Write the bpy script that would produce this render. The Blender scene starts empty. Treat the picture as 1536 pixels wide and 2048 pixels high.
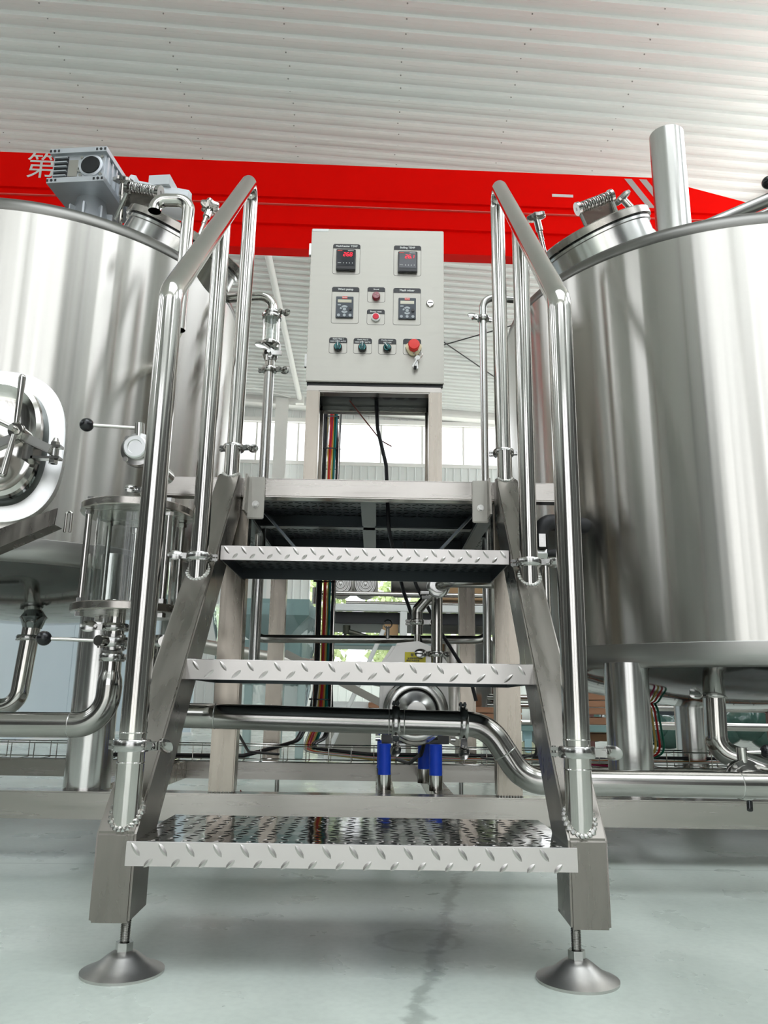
import bpy, bmesh, math, random
from mathutils import Vector as V, Matrix
from math import pi, sin, cos, radians as R_
random.seed(4)
C = bpy.context.scene.collection
# ---------------------------------------------------------------- camera
pitch, yaw, roll = .2367, .0066, .0161
F = V((sin(yaw)*cos(pitch), cos(yaw)*cos(pitch), sin(pitch)))
r0 = V((cos(yaw), -sin(yaw), 0)); u0 = r0.cross(F)
rr = r0*cos(roll)+u0*sin(roll); uu = u0*cos(roll)-r0*sin(roll)
cd = bpy.data.cameras.new('camera'); cam = bpy.data.objects.new('camera', cd); C.objects.link(cam)
cd.sensor_fit = 'VERTICAL'; cd.sensor_height = 36; cd.sensor_width = 27; cd.lens = 1590.3*36/2048
cd.clip_start = .02; cd.clip_end = 500
m = Matrix((rr, uu, -F)).transposed().to_4x4(); m.translation = V((.0276, -1.135, .3478)); cam.matrix_world = m
bpy.context.scene.camera = cam
# ---------------------------------------------------------------- world, sun, daylight portals
sc = bpy.context.scene
sc.view_settings.view_transform = 'Standard'; sc.view_settings.look = 'None'
sc.view_settings.gamma = 1; sc.view_settings.use_curve_mapping = False
sc.view_settings.exposure = .84
w = bpy.data.worlds.new('sky'); sc.world = w; w.use_nodes = True
nt = w.node_tree; bg = nt.nodes['Background']
tc = nt.nodes.new('ShaderNodeTexCoord'); sx = nt.nodes.new('ShaderNodeSeparateXYZ'); cr = nt.nodes.new('ShaderNodeValToRGB')
nt.links.new(tc.outputs['Generated'], sx.inputs[0]); nt.links.new(sx.outputs[2], cr.inputs[0]); nt.links.new(cr.outputs[0], bg.inputs[0])
cr.color_ramp.elements[0].color = (.33, .335, .34, 1); cr.color_ramp.elements[0].position = 0
cr.color_ramp.elements[1].color = (.88, .94, 1, 1); cr.color_ramp.elements[1].position = 1
bg.inputs[1].default_value = 3.6
sd = bpy.data.lights.new('sun', 'SUN'); sd.energy = 8; sd.angle = .01; sd.color = (1, .98, .95)
so = bpy.data.objects.new('sun', sd); C.objects.link(so); so.rotation_euler = (R_(-32), R_(10), 0)
YAW = .024
def portal(loc, sx_, sy_, rot):
    l = bpy.data.lights.new('window_daylight', 'AREA'); l.shape = 'RECTANGLE'; l.size = sx_; l.size_y = sy_
    l.cycles.is_portal = True; l.energy = 1
    o = bpy.data.objects.new('window_daylight', l); C.objects.link(o); o.location = loc; o.rotation_euler = rot
XL, XR, YF, YB = -10.0, 6.3, 20.2, -9.0      # hall walls: left, right, far, behind the camera
portal((-1.9, YF, 7.45), 16, 1.16, (-pi/2, 0, 0)); portal((2.1, YF, 2.), 7, 4, (-pi/2, 0, 0))
portal((XR, 5.5, 6.6), 2.6, 28, (0, pi/2, 0)); portal((XL, 5.5, 6.6), 2.6, 28, (0, -pi/2, 0))
DOORS = [(-3.6, -.5), (-.1, 2.9)]
for a_, b_ in DOORS: portal(((a_+b_)/2, YB, 2.4), b_-a_, 4.8, (pi/2, 0, 0))
portal((-1.9, YB, 7.), 15, 1.6, (pi/2, 0, 0))
portal((1.4, -3.6, 8.6), 7.1, 5.3, (0, 0, 0))  # portal for the added roof lights
# ---------------------------------------------------------------- materials
MATS = {}
def mat(name, col, rough=.5, metal=0, **k):
    if name in MATS: return MATS[name]
    m = bpy.data.materials.new(name); m.use_nodes = True; MATS[name] = m
    n = m.node_tree; b = n.nodes['Principled BSDF']
    b.inputs['Base Color'].default_value = (*col, 1); b.inputs['Roughness'].default_value = rough; b.inputs['Metallic'].default_value = metal
    N = n.nodes.new; L = n.links.new
    tc = N('ShaderNodeTexCoord'); mp = N('ShaderNodeMapping'); L(tc.outputs['Object'], mp.inputs[0])
    mp.inputs['Scale'].default_value = k.get('scale', (6, 6, 6))
    ns = N('ShaderNodeTexNoise'); L(mp.outputs[0], ns.inputs['Vector']); ns.inputs['Scale'].default_value = 1; ns.inputs['Detail'].default_value = k.get('detail', 4)
    v = k.get('var', .06)
    mx = N('ShaderNodeMix'); mx.data_type = 'RGBA'
    mx.inputs[6].default_value = (*[c*(1-v*1.5) for c in col], 1); mx.inputs[7].default_value = (*[min(1, c*(1+v)) for c in col], 1)
    L(ns.outputs[0], mx.inputs[0]); L(mx.outputs[2], b.inputs['Base Color'])
    if k.get('rvar'):
        mr = N('ShaderNodeMapRange'); L(ns.outputs[0], mr.inputs[0]); mr.inputs[1].default_value = .3; mr.inputs[2].default_value = .7
        mr.inputs[3].default_value = max(.02, rough-k['rvar']); mr.inputs[4].default_value = rough+k['rvar']; L(mr.outputs[0], b.inputs['Roughness'])
    if k.get('bump'):
        bp = N('ShaderNodeBump'); bp.inputs['Strength'].default_value = k['bump']; bp.inputs['Distance'].default_value = k.get('bdist', .002)
        if k.get('bscale'):
            m2 = N('ShaderNodeMapping'); L(tc.outputs['Object'], m2.inputs[0]); m2.inputs['Scale'].default_value = k['bscale']
            n2 = N('ShaderNodeTexNoise'); L(m2.outputs[0], n2.inputs['Vector']); n2.inputs['Scale'].default_value = 1; n2.inputs['Detail'].default_value = 2
            L(n2.outputs[0], bp.inputs['Height'])
        else: L(ns.outputs[0], bp.inputs['Height'])
        L(bp.outputs[0], b.inputs['Normal'])
    if k.get('aniso'):
        b.inputs['Anisotropic'].default_value = k['aniso']
        b.inputs['Anisotropic Rotation'].default_value = .25; t = N('ShaderNodeTangent'); t.direction_type = 'RADIAL'; t.axis = k.get('axis', 'Z'); L(t.outputs[0], b.inputs['Tangent'])
    if k.get('emit'):
        b.inputs['Emission Color'].default_value = (*k['emit'], 1); b.inputs['Emission Strength'].default_value = k.get('es', 1)
    if k.get('trans'):
        b.inputs['Transmission Weight'].default_value = k['trans']; b.inputs['IOR'].default_value = k.get('ior', 1.3)
    if 'spec' in k: b.inputs['Specular IOR Level'].default_value = k['spec']
    if k.get('coat'): b.inputs['Coat Weight'].default_value = k['coat']; b.inputs['Coat Roughness'].default_value = .1
    return m
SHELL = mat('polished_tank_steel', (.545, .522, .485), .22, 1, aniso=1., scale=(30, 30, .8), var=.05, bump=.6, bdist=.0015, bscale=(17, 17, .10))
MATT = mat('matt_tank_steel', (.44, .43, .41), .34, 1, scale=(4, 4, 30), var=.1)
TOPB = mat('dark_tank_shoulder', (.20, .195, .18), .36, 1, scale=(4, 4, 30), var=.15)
DISH = mat('mirror_dish_steel', (.22, .235, .23), .07, 1, bump=.25, bdist=.004, bscale=(4, 4, 4))
TUBE = mat('polished_tube_steel', (.62, .60, .565), .12, 1, scale=(40, 40, 2), var=.04)
PIPE = mat('pipe_steel', (.45, .435, .41), .15, 1, scale=(3, 40, 40), var=.05)
BRUSH = mat('brushed_steel_tube', (.46, .43, .395), .24, 1, scale=(5, 60, 60), var=.12, rvar=.06)
BRUSHV = mat('brushed_steel_post', (.38, .34, .29), .25, 1, scale=(60, 60, 4), var=.14, rvar=.06)
STRING = mat('ground_steel_stringer', (.24, .222, .198), .3, 1, scale=(50, 9, 9), var=.16, rvar=.08)
CAST = mat('cast_steel_clamp', (.50, .49, .47), .18, 1, var=.12, scale=(40, 40, 40), bump=.15, bdist=.0005)
CHECK = mat('tread_plate', (.66, .65, .65), .08, 1, var=.05, scale=(12, 12, 12), bump=.3, bdist=.0015, bscale=(22, 22, 22))
CHECKF = mat('tread_plate_apron', (.60, .565, .54), .36, 1, var=.06, scale=(14, 14, 14), rvar=.05)
WELD = mat('weld_bead', (.66, .65, .62), .3, 1, var=.2, scale=(180, 180, 180))
CABI = mat('cabinet_steel', (.41, .395, .355), .42, 1, scale=(3, 3, 60), var=.06, rvar=.04)
DARK = mat('dark_gap', (.015, .015, .017), .5)
BLACK = mat('black_plastic', (.012, .012, .014), .22, var=.2)
RUB = mat('black_rubber', (.018, .018, .02), .55, var=.2)
WHITE = mat('white_paint', (.80, .80, .78), .45, var=.03)
LINE = mat('engraved_line', (.10, .10, .10), .6)
REDP = mat('crane_red_paint', (.95, .004, .002), .5, spec=.03, var=.05, scale=(2, 2, 2))
CEIL = mat('white_roof_sheet', (.78, .795, .78), .36, var=.05, scale=(.5, 5, 5))
SIDE = mat('white_wall_siding', (.74, .77, .76), .42, var=.04, scale=(2, 2, 2))
DARKWALL = mat('darkened_unseen_wall', (.10, .10, .098), .6)  # unseen lower walls coloured dark so the tank sides reflect darker
BLUEL = mat('pale_blue_board', (.62, .70, .74), .4, var=.06, scale=(1.5, 1.5, 1.5))
BLUE = mat('blue_polymer', (.004, .07, .75), .4, var=.08)
GREENB = mat('green_machine_paint', (.20, .30, .29), .45, var=.12)
WOOD = mat('crate_wood', (.36, .17, .09), .6, var=.3, scale=(3, 20, 20), bump=.2)
CARD = mat('cardboard', (.45, .28, .14), .8, var=.1)
GREY = mat('grey_cast_aluminium', (.55, .57, .60), .38, .6, var=.08, scale=(30, 30, 30))
YEL = mat('yellow_label', (.80, .68, .04), .5, var=.03)
CREAM = mat('cream_plastic', (.70, .62, .40), .4)
GLASS = mat('sight_glass', (.95, .98, .97), .01, 0, trans=1, ior=1.42, var=0)
PLAS = mat('stretch_film', (.85, .92, .92), .12, 0, trans=.9, ior=1.08, var=.02, bump=.8, bdist=.02, bscale=(14, 14, 14))
def wire(n, c): return mat(n, c, .35, var=.05)
WR = wire('red_wire', (.55, .01, .01)); WG = wire('green_wire', (.0, .16, .09)); WY = wire('yellow_wire', (.70, .50, .10)); WB = wire('black_cable', (.01, .01, .012))
WM = wire('magenta_wire', (.45, .01, .10)); WO = wire('orange_wire', (.75, .12, .01)); WT = wire('teal_wire', (.01, .20, .22)); WW = wire('white_wire', (.7, .7, .66))
LED = mat('red_digit', (.8, .0, .02), .5, emit=(1, .01, .03), es=1.3)
m = mat('window_pane', (.9, .95, .95), .02); n = m.node_tree; n.nodes.clear()
o_ = n.nodes.new('ShaderNodeOutputMaterial'); a_ = n.nodes.new('ShaderNodeBsdfTransparent'); g_ = n.nodes.new('ShaderNodeBsdfGlossy'); x_ = n.nodes.new('ShaderNodeMixShader')
a_.inputs[0].default_value = (.96, .96, .955, 1); g_.inputs['Roughness'].default_value = .03; x_.inputs[0].default_value = .07
n.links.new(a_.outputs[0], x_.inputs[1]); n.links.new(g_.outputs[0], x_.inputs[2]); n.links.new(x_.outputs[0], o_.inputs[0])
PANE = m
SHADEMILL = mat('shaded_mill_steel', (.07, .08, .085), .30, 1, var=.15)  # unpolished steel, its colour darkened to hold the shade of undersides
# floor: worn sage epoxy
FLOOR = bpy.data.materials.new('sage_epoxy_floor'); FLOOR.use_nodes = True; n = FLOOR.node_tree; b = n.nodes['Principled BSDF']; N = n.nodes.new; L = n.links.new
tc = N('ShaderNodeTexCoord')
def noise(sc_, det, vs=(1, 1, 1), rot=0, dist=0):
    mp = N('ShaderNodeMapping'); L(tc.outputs['Object'], mp.inputs[0]); mp.inputs['Scale'].default_value = vs; mp.inputs['Rotation'].default_value = (0, 0, rot)
    q = N('ShaderNodeTexNoise'); L(mp.outputs[0], q.inputs['Vector']); q.inputs['Scale'].default_value = sc_; q.inputs['Detail'].default_value = det; q.inputs['Distortion'].default_value = dist; return q
def ramp(src, p0, p1, c0, c1):
    q = N('ShaderNodeValToRGB'); L(src, q.inputs[0]); q.color_ramp.elements[0].position = p0; q.color_ramp.elements[1].position = p1
    q.color_ramp.elements[0].color = (*c0, 1); q.color_ramp.elements[1].color = (*c1, 1); return q
def mul(a, b2, f=1):
    q = N('ShaderNodeMix'); q.data_type = 'RGBA'; q.blend_type = 'MULTIPLY'; q.inputs[0].default_value = f; L(a, q.inputs[6]); L(b2, q.inputs[7]); return q.outputs[2]
base = ramp(noise(2.2, 6, (1, 1.4, 1), .3).outputs[0], .3, .72, (.52, .58, .525), (.68, .735, .67))
n1 = ramp(noise(3.0, 9, (1, .35, 1), -.5, .5).outputs[0], .25, .62, (.78, .78, .78), (1, 1, 1))
n2 = ramp(noise(90, 4).outputs[0], .3, .6, (.93, .93, .93), (1.0, 1.0, 1.0))
def mt(op, a, b2=0., c=0.):
    q = N('ShaderNodeMath'); q.operation = op
    for k_, v_ in enumerate((a, b2, c)):
        if isinstance(v_, (int, float)): q.inputs[k_].default_value = v_
        else: L(v_, q.inputs[k_])
    return q.outputs[0]
sp = N('ShaderNodeSeparateXYZ'); L(tc.outputs['Object'], sp.inputs[0]); fx0, fy0 = sp.outputs[0], sp.outputs[1]
nz = mt('MULTIPLY', mt('SUBTRACT', noise(38, 6).outputs[0], .5), .05); nb = mt('MULTIPLY', mt('SUBTRACT', noise(7, 3).outputs[0], .5), .05)
dl = mt('ADD', mt('ABSOLUTE', mt('ADD', mt('SUBTRACT', mt('MULTIPLY_ADD', fy0, -.19, fx0), .101), nb)), nz)          # tyre scuff running towards the camera
scuff = ramp(dl, .004, .016, (.66, .67, .66), (1, 1, 1))
rx, ry = mt('SUBTRACT', fx0, .105), mt('SUBTRACT', fy0, .185)
dr_ = mt('ADD', mt('ABSOLUTE', mt('SUBTRACT', mt('SQRT', mt('ADD', mt('MULTIPLY', rx, rx), mt('MULTIPLY', ry, ry))), .06)), mt('MULTIPLY', nz, .8))
ringm = ramp(dr_, .001, .008, (.80, .81, .80), (1, 1, 1))
jn = ramp(mt('ABSOLUTE', mt('SUBTRACT', mt('ADD', fy0, mt('MULTIPLY', nb, .08)), .742)), .0012, .0022, (.55, .56, .55), (1, 1, 1))
L(mul(mul(mul(mul(mul(base.outputs[0], n1.outputs[0]), n2.outputs[0]), scuff.outputs[0]), ringm.outputs[0]), jn.outputs[0]), b.inputs['Base Color'])
rg = ramp(noise(5, 5).outputs[0], .3, .7, (.22, .22, .22), (.42, .42, .42)); L(rg.outputs[0], b.inputs['Roughness'])
# ---------------------------------------------------------------- mesh helpers
def newbm(): return bmesh.new()
def box(bm, x0, x1, y0, y1, z0, z1, mtx=None):
    vs = [bm.verts.new(V(p)) for p in ((x0,y0,z0),(x1,y0,z0),(x1,y1,z0),(x0,y1,z0),(x0,y0,z1),(x1,y0,z1),(x1,y1,z1),(x0,y1,z1))]
    if mtx: [setattr(v, 'co', mtx @ v.co) for v in vs]
    for f in ((0,3,2,1),(4,5,6,7),(0,1,5,4),(1,2,6,5),(2,3,7,6),(3,0,4,7)): bm.faces.new([vs[i] for i in f])
    return bm
def frame(axis):
    z = V(axis).normalized(); x = z.orthogonal().normalized()
    if abs(z.z) < .999: x = V((0, 0, 1)).cross(z).normalized()
    else: x = V((1, 0, 0)) if z.z > 0 else V((1, 0, 0))
    return x, z.cross(x), z
def lathe(bm, prof, o=(0,0,0), axis=(0,0,1), seg=32, sx=1, sy=1, close=True):
    """prof: list of (radius, height) turned about axis through o"""
    x, y, z = frame(axis); o = V(o); rings = []
    for r, h in prof:
        if r < 1e-6: rings.append([bm.verts.new(o+z*h)])
        else: rings.append([bm.verts.new(o+z*h+(x*cos(2*pi*i/seg)*sx+y*sin(2*pi*i/seg)*sy)*r) for i in range(seg)])
    for a, b in zip(rings, rings[1:]):
        if len(a) == 1 and len(b) == 1: continue
        for i in range(seg):
            j = (i+1) % seg
            if len(a) == 1: bm.faces.new((a[0], b[j], b[i]))
            elif len(b) == 1: bm.faces.new((a[i], a[j], b[0]))
            else: bm.faces.new((a[i], a[j], b[j], b[i]))
    if close:
        for rg_, fl in ((rings[0], 1), (rings[-1], 0)):
            if len(rg_) > 1: bm.faces.new(rg_[::-1] if fl else rg_)
    return bm
def cyl(bm, a, b, r, seg=16, r2=None):
    a, b = V(a), V(b); return lathe(bm, [(r, 0), (r if r2 is None else r2, (b-a).length)], a, b-a, seg)
def hexa(bm, a, b, r): return cyl(bm, a, b, r, 6)
def path(pts, rad=.05, n=8):
    pts = [V(p) for p in pts]; out = [pts[0]]
    for i in range(1, len(pts)-1):
        a, b, c = pts[i-1], pts[i], pts[i+1]; d1, d2 = (a-b).normalized(), (c-b).normalized()
        ang = d1.angle(d2); r = rad[i-1] if isinstance(rad, (list, tuple)) else rad
        if ang > pi-.02: out.append(b); continue
        t = min(r/math.tan(ang/2), (a-b).length*.49 if i > 1 else (a-b).length*.98, (c-b).length*.49 if i < len(pts)-2 else (c-b).length*.98); r = t*math.tan(ang/2)
        ctr = b+(d1+d2).normalized()*(r/sin(ang/2)); s = b+d1*t-ctr; e = b+d2*t-ctr; tot = s.angle(e)
        for k in range(n+1):
            f = k/n; out.append(ctr+(s*sin((1-f)*tot)+e*sin(f*tot))/sin(tot))
    out.append(pts[-1]); return out
def tube(bm, pts, r, seg=16, hollow=False):
    pts = [V(p) for p in pts]; rings = []; t = (pts[1]-pts[0]).normalized(); x, y, _ = frame(t)
    for i, p in enumerate(pts):
        t2 = ((pts[i]-pts[i-1]).normalized() if i else t)+((pts[i+1]-pts[i]).normalized() if i < len(pts)-1 else (pts[i]-pts[i-1]).normalized())
        t2.normalize(); q = t.rotation_difference(t2); x = q @ x; t = t2; y = t.cross(x)
        st = 1.
        if 0 < i < len(pts)-1:
            c = (pts[i]-pts[i-1]).normalized().dot(t); st = 1/max(.5, c)
            ax = (pts[i]-pts[i-1]).cross(pts[i+1]-pts[i])
            ax = ax.normalized() if ax.length > 1e-9 else None
        ring = []
        for k in range(seg):
            d = (x*cos(2*pi*k/seg)+y*sin(2*pi*k/seg))*r
            if 0 < i < len(pts)-1 and ax is not None:
                pa = ax*d.dot(ax); d = pa+(d-pa)*st
            ring.append(bm.verts.new(p+d))
        rings.append(ring)
    for a, b in zip(rings, rings[1:]):
        for i in range(seg): j = (i+1) % seg; bm.faces.new((a[i], a[j], b[j], b[i]))
    if not hollow: bm.faces.new(rings[0][::-1]); bm.faces.new(rings[-1])
    return bm
def prism(bm, poly, x0, x1, f=lambda y: 0):
    """poly in (y, z), extruded in x; f(y) shifts x"""
    a = [bm.verts.new((x0+f(p[0]), p[0], p[1])) for p in poly]; b = [bm.verts.new((x1+f(p[0]), p[0], p[1])) for p in poly]
    bm.faces.new(a[::-1]); bm.faces.new(b); n = len(poly)
    for i in range(n): j = (i+1) % n; bm.faces.new((a[i], a[j], b[j], b[i]))
    return bm
def wpos(o):
    p = V((0, 0, 0))
    while o: p += o.location; o = o.parent
    return p
def mesh(name, bm, smooth=True, bev=0):
    if bev: bmesh.ops.bevel(bm, geom=[e for e in bm.edges if e.is_manifold and e.calc_face_angle(0) > .6], offset=bev, segments=2, affect='EDGES', clamp_overlap=True)
    bmesh.ops.recalc_face_normals(bm, faces=bm.faces)
    me = bpy.data.meshes.new(name); 
    for f in bm.faces: f.smooth = smooth
    for e in bm.edges:
        if smooth and e.is_manifold and e.calc_face_angle(0) > .6: e.smooth = False
    bm.to_mesh(me); bm.free(); return me
def part(name, bm, m, parent=None, bev=0, smooth=True, label=None, local=False, kind=None):
    """links the mesh; its coordinates are world coordinates unless local"""
    if parent is not None and not local:
        bmesh.ops.translate(bm, verts=bm.verts, vec=-wpos(parent))
    me = mesh(name, bm, smooth, bev)
    for mm in (m if isinstance(m, (list, tuple)) else [m]): me.materials.append(mm)
    o = bpy.data.objects.new(name, me); C.objects.link(o); o.parent = parent
    if label: o['label'] = label
    if kind: o['kind'] = kind
    return o
def thing(name, label, cat, loc=(0, 0, 0), group=None):
    o = bpy.data.objects.new(name, None); C.objects.link(o); o.location = loc; o.empty_display_size = .05
    o['label'] = label; o['category'] = cat
    if group: o['group'] = group
    return o
def tag(o, label, cat, group=None, kind=None):
    o['label'] = label; o['category'] = cat
    if group: o['group'] = group
    if kind: o['kind'] = kind
    return o
def rebase(o, loc):
    """moves a world-coordinate mesh object's origin to loc"""
    loc = V(loc); o.data.transform(Matrix.Translation(-loc)); o.location = loc; return o
def struct(name, bm=None, m=None, yawed=True, smooth=False, label=None):
    if bm is None: o = bpy.data.objects.new(name, None); C.objects.link(o)
    else: o = part(name, bm, m, None, smooth=smooth)
    o['kind'] = 'structure'
    if yawed: o.rotation_euler.z = YAW
    if label: o['label'] = label
    return o
def copies(o, parent, locs, name=None):
    for l in locs:
        c = o.copy(); C.objects.link(c); c.parent = parent; c.location = l
def text(s, size, loc, m, parent, name='lettering', ext=.0004, rot=(pi/2, 0, 0), align='CENTER', sxy=1.):
    cu = bpy.data.curves.new(name, 'FONT'); cu.body = s; cu.size = size; cu.extrude = ext; cu.align_x = align; cu.align_y = 'CENTER'; cu.offset = size*.022 if size < .01 else 0
    q = bpy.data.objects.new(name, cu); C.objects.link(q); bpy.context.view_layer.update(); me = bpy.data.meshes.new_from_object(q); bpy.data.objects.remove(q)
    o = bpy.data.objects.new(name, me); C.objects.link(o); o.parent = parent; o.location = V(loc)-(wpos(parent) if parent else V()); o.rotation_euler = rot; o.scale = (sxy, 1, 1)
    me.materials.clear(); me.materials.append(m); return o
# ================================================================ SETTING
fl = newbm(); box(fl, XL, XR, YB, YF, -.1, 0)
struct('floor', fl, FLOOR, label='sage green epoxy floor with scuffs')
gr = newbm(); box(gr, -60, 60, -60, 80, -.5, -.12)
g = struct('ground', gr, mat('concrete_yard', (.42, .41, .38), .8, var=.1)); g['label'] = 'pale concrete yard outside the hall doors'
# roof: sheets of four ribs laid down the slope
SL = .052; H0 = 8.54; RP = .2255
roof = struct('ceiling', label='white ribbed metal roof sheets seen from below')
roof.rotation_euler = (0, math.atan(SL), YAW); roof.location = (0, 0, H0)
def roof_sheet(x0, x1):
    bm = newbm(); prof = []
    for i in range(4):
        o = i*RP
        dp = -.060 if i == 3 else -.045
        prof += [(o, 0), (o+.085, .0), (o+.092, -.004), (o+.099, 0), (o+.186, 0), (o+.190, dp), (o+.202, dp), (o+.222, 0)]
    prof.append((4*RP+.002, 0))
    a = [bm.verts.new((x0, y, z)) for y, z in prof]; b = [bm.verts.new((x1, y, z)) for y, z in prof]
    for i in range(len(prof)-1): bm.faces.new((a[i], a[i+1], b[i+1], b[i]))
    a = [bm.verts.new((x0, y, z+.012)) for y, z in prof]; b = [bm.verts.new((x1, y, z+.012)) for y, z in prof]
    for i in range(len(prof)-1): bm.faces.new((a[i], b[i], b[i+1], a[i+1]))
    return bm
s1 = part('roof_sheet', roof_sheet(XL, -2.14), CEIL, roof, smooth=False, local=True); s2 = part('roof_sheet', roof_sheet(-2.16, XR), CEIL, roof, smooth=False, local=True)
s2.location.z = -.003
ys = [-9+i*4*RP+.09 for i in range(33)]
SKY = (3, 4, 5, 6, 7, 8)     # rows of clear roof lights, added out of view to brighten the floor
for s in (s1, s2):
    s.location.y = ys[0]; copies(s, roof, [(0, y, s.location.z) for i, y in enumerate(ys) if i and (i not in SKY or s is s1)])
bm = newbm(); box(bm, -2.15, 5., ys[3], ys[9], -.004, .0); box(bm, -2.15, -2.1, ys[3], ys[9], -.02, .02); part('added_roof_light', bm, PANE, roof, local=True); bm = newbm(); box(bm, 5., XR, ys[3], ys[9], 0, .01); part('roof_sheet', bm, CEIL, roof, local=True)
bm = newbm()
for k in range(0, 66):
    y = 5.2+(k-.1)*RP - (5.2-ys[0]) % RP + .09
    for j in range(9): x = -8.7+j*1.52+random.uniform(-.02, .02); cyl(bm, (x, y-.03, 0), (x, y-.03, -.012), .010, 6)
part('roof_screw', bm, mat('screw_grey', (.3, .3, .29), .5), roof, local=True, kind='stuff')
# far gable wall
wb = struct('wall_far', label='white vertical metal siding of the far gable wall')
def siding(x1, z0, z1, pitch=.2175, n=4):
    bm = newbm(); pr = []
    for i in range(n): o = i*pitch; pr += [(o, 0), (o+.17, 0), (o+.18, -.022), (o+.2075, -.022), (o+.2175, 0)]
    a = [bm.verts.new((x, y, z0)) for x, y in pr]; b = [bm.verts.new((x, y, z1)) for x, y in pr]
    for i in range(len(pr)-1): bm.faces.new((a[i], a[i+1], b[i+1], b[i]))
    return bm
DX0, DX1, DZ = -1.35, 5.6, 4.0
full = part('siding_sheet', siding(0, 0, 6.85), SIDE, wb, smooth=False, local=True); lw = part('siding_sheet', siding(0, 0, .95), SIDE, wb, smooth=False, local=True); sh = part('siding_sheet', siding(0, DZ, 6.85), SIDE, wb, smooth=False, local=True)
top = part('siding_sheet', siding(0, 8.05, 9.1), SIDE, wb, smooth=False, local=True)
fx = []; sx_ = []; tx = []; x = XL
cols = [XL+i*.87 for i in range(19)]
for x in cols:
    (sx_ if DX0-.02 < x+.1 and x+.87 < DX1+.9 else fx).append(x); tx.append(x)
for o, xs in ((full, fx), (sh, sx_), (lw, sx_), (top, tx)):
    o.location = (xs[0], YF, 0); copies(o, wb, [(x, YF, 0) for x in xs[1:]])
bm = newbm(); box(bm, XL, XR, YF-.05, YF+.05, 6.80, 6.9); part('sill_trim', bm, WHITE, wb, local=True)
bm = newbm(); box(bm, XL, XR, YF-.12, YF+.05, 8.02, 8.14); part('head_trim', bm, WHITE, wb, local=True)
bm = newbm(); box(bm, DX0-.1, DX1, YF-.06, YF+.05, DZ-.12, DZ+.02); part('door_head', bm, WHITE, wb, local=True)
# gable beam under the roof slope
bm = newbm()
for z0, z1, y0 in ((-.25, -.17, .45), (-.17, .02, .38)):
    prism_pts = [(XL, H0-SL*XL), (XR, H0-SL*XR)]
    vs = []
    for x_, zz in prism_pts:
        for yy in (YF-y0, YF-.02):
            for z_ in (z0, z1): vs.append(bm.verts.new((x_, yy, zz+z_)))
    a = vs
    for f in ((0,1,3,2),(4,6,7,5),(0,4,5,1),(2,3,7,6),(1,5,7,3),(0,2,6,4)): bm.faces.new([a[i] for i in f])
o = struct('trim_1', bm, WHITE, label='white steel beam along the top of the far wall')
nwin = 0
def window(x0, x1, z0, z1, y, mull=1):
    global nwin; nwin += 1
    o = struct('window_%d' % nwin); bm = newbm(); e = .025
    for a in (x0, x1-e): box(bm, a, a+e, y-.03, y+.03, z0, z1)
    for a in (z0, z1-e): box(bm, x0, x1, y-.03, y+.03, a, a+e)
    part('window_frame', bm, WHITE, o, local=True); bm = newbm(); box(bm, x0+e, x1-e, y-.003, y+.003, z0+e, z1-e); part('pane', bm, PANE, o, local=True)
for i in range(14): window(XL+.05+i*1.165, XL+.05+(i+1)*1.165, 6.88, 8.03, YF)
# side walls and wall behind the camera, with openings
def wallbox(name, segs, m=SIDE, label=None):
    bm = newbm()
    for s in segs: box(bm, *s)
    return struct(name, bm, m, label=label)
t = .12
wallbox('wall_right', [(XR, XR+t, YB, YF, 4, 5.3), (XR, XR+t, YB, YF, 7.9, 9.3)]+[(XR, XR+t, y, y+(1.9 if y < 2 else .1), 5.3, 7.9) for y in range(-9, 20, 4)]+[(XR-.14, XR, y, y+.25, 0, 8.2) for y in range(-7, 20, 6)], label='white side wall with a high window band')
wallbox('wall_left', [(XL-t, XL, YB, YF, 4, 5.3), (XL-t, XL, YB, YF, 7.9, 9.3)]+[(XL-t, XL, y, y+2.6, 5.3, 7.9) for y in range(-9, 18, 4)]+[(XL, XL+.3, y, y+.25, 0, 8.4) for y in range(-7, 20, 6)], label='white side wall on the far left')
dd = [(XR, XR+t, YB, YF, 0, 4), (XL-t, XL, YB, YF, 0, 4)]; e0 = XL
for a, b in DOORS+[(XR, XR)]: dd.append((e0, a, YB-t, YB, 0, 4.8)); e0 = b
wallbox('wall_lower', dd, DARKWALL, 'lower hall walls darkened for the tank reflections')
sg = [(XL, XR, YB-t, YB, 4.8, 6.2), (XL, XR, YB-t, YB, 7.8, 9.3)]; e0 = XL
sg += [(XL, -4.8, YB-t, YB, 6.2, 7.8), (3.2, XR, YB-t, YB, 6.2, 7.8), (-1, -.5, YB-t, YB, 6.2, 7.8)]
bm = newbm()  # unseen dark posts, added so the steel reflects upright streaks
for a, b in DOORS:
    for i in range(7): x = a+(b-a)*(i+random.uniform(.1, .6))/7; w_ = random.choice((.05, .09, .22)); box(bm, x, x+w_, YB-.3, YB-.2, 0, 4.8)
for x in (-6.2, -4.6, 3.6, 5.2): box(bm, x, x+.34, YB, YB+.3, 0, 8.2)
struct('reflection_posts', bm, mat('dark_reflection_posts', (.07, .07, .075), .5), label='dark posts added behind the camera to streak the steel reflections')
wallbox('wall_behind', sg, label='white wall with roller doors behind the camera')
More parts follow.
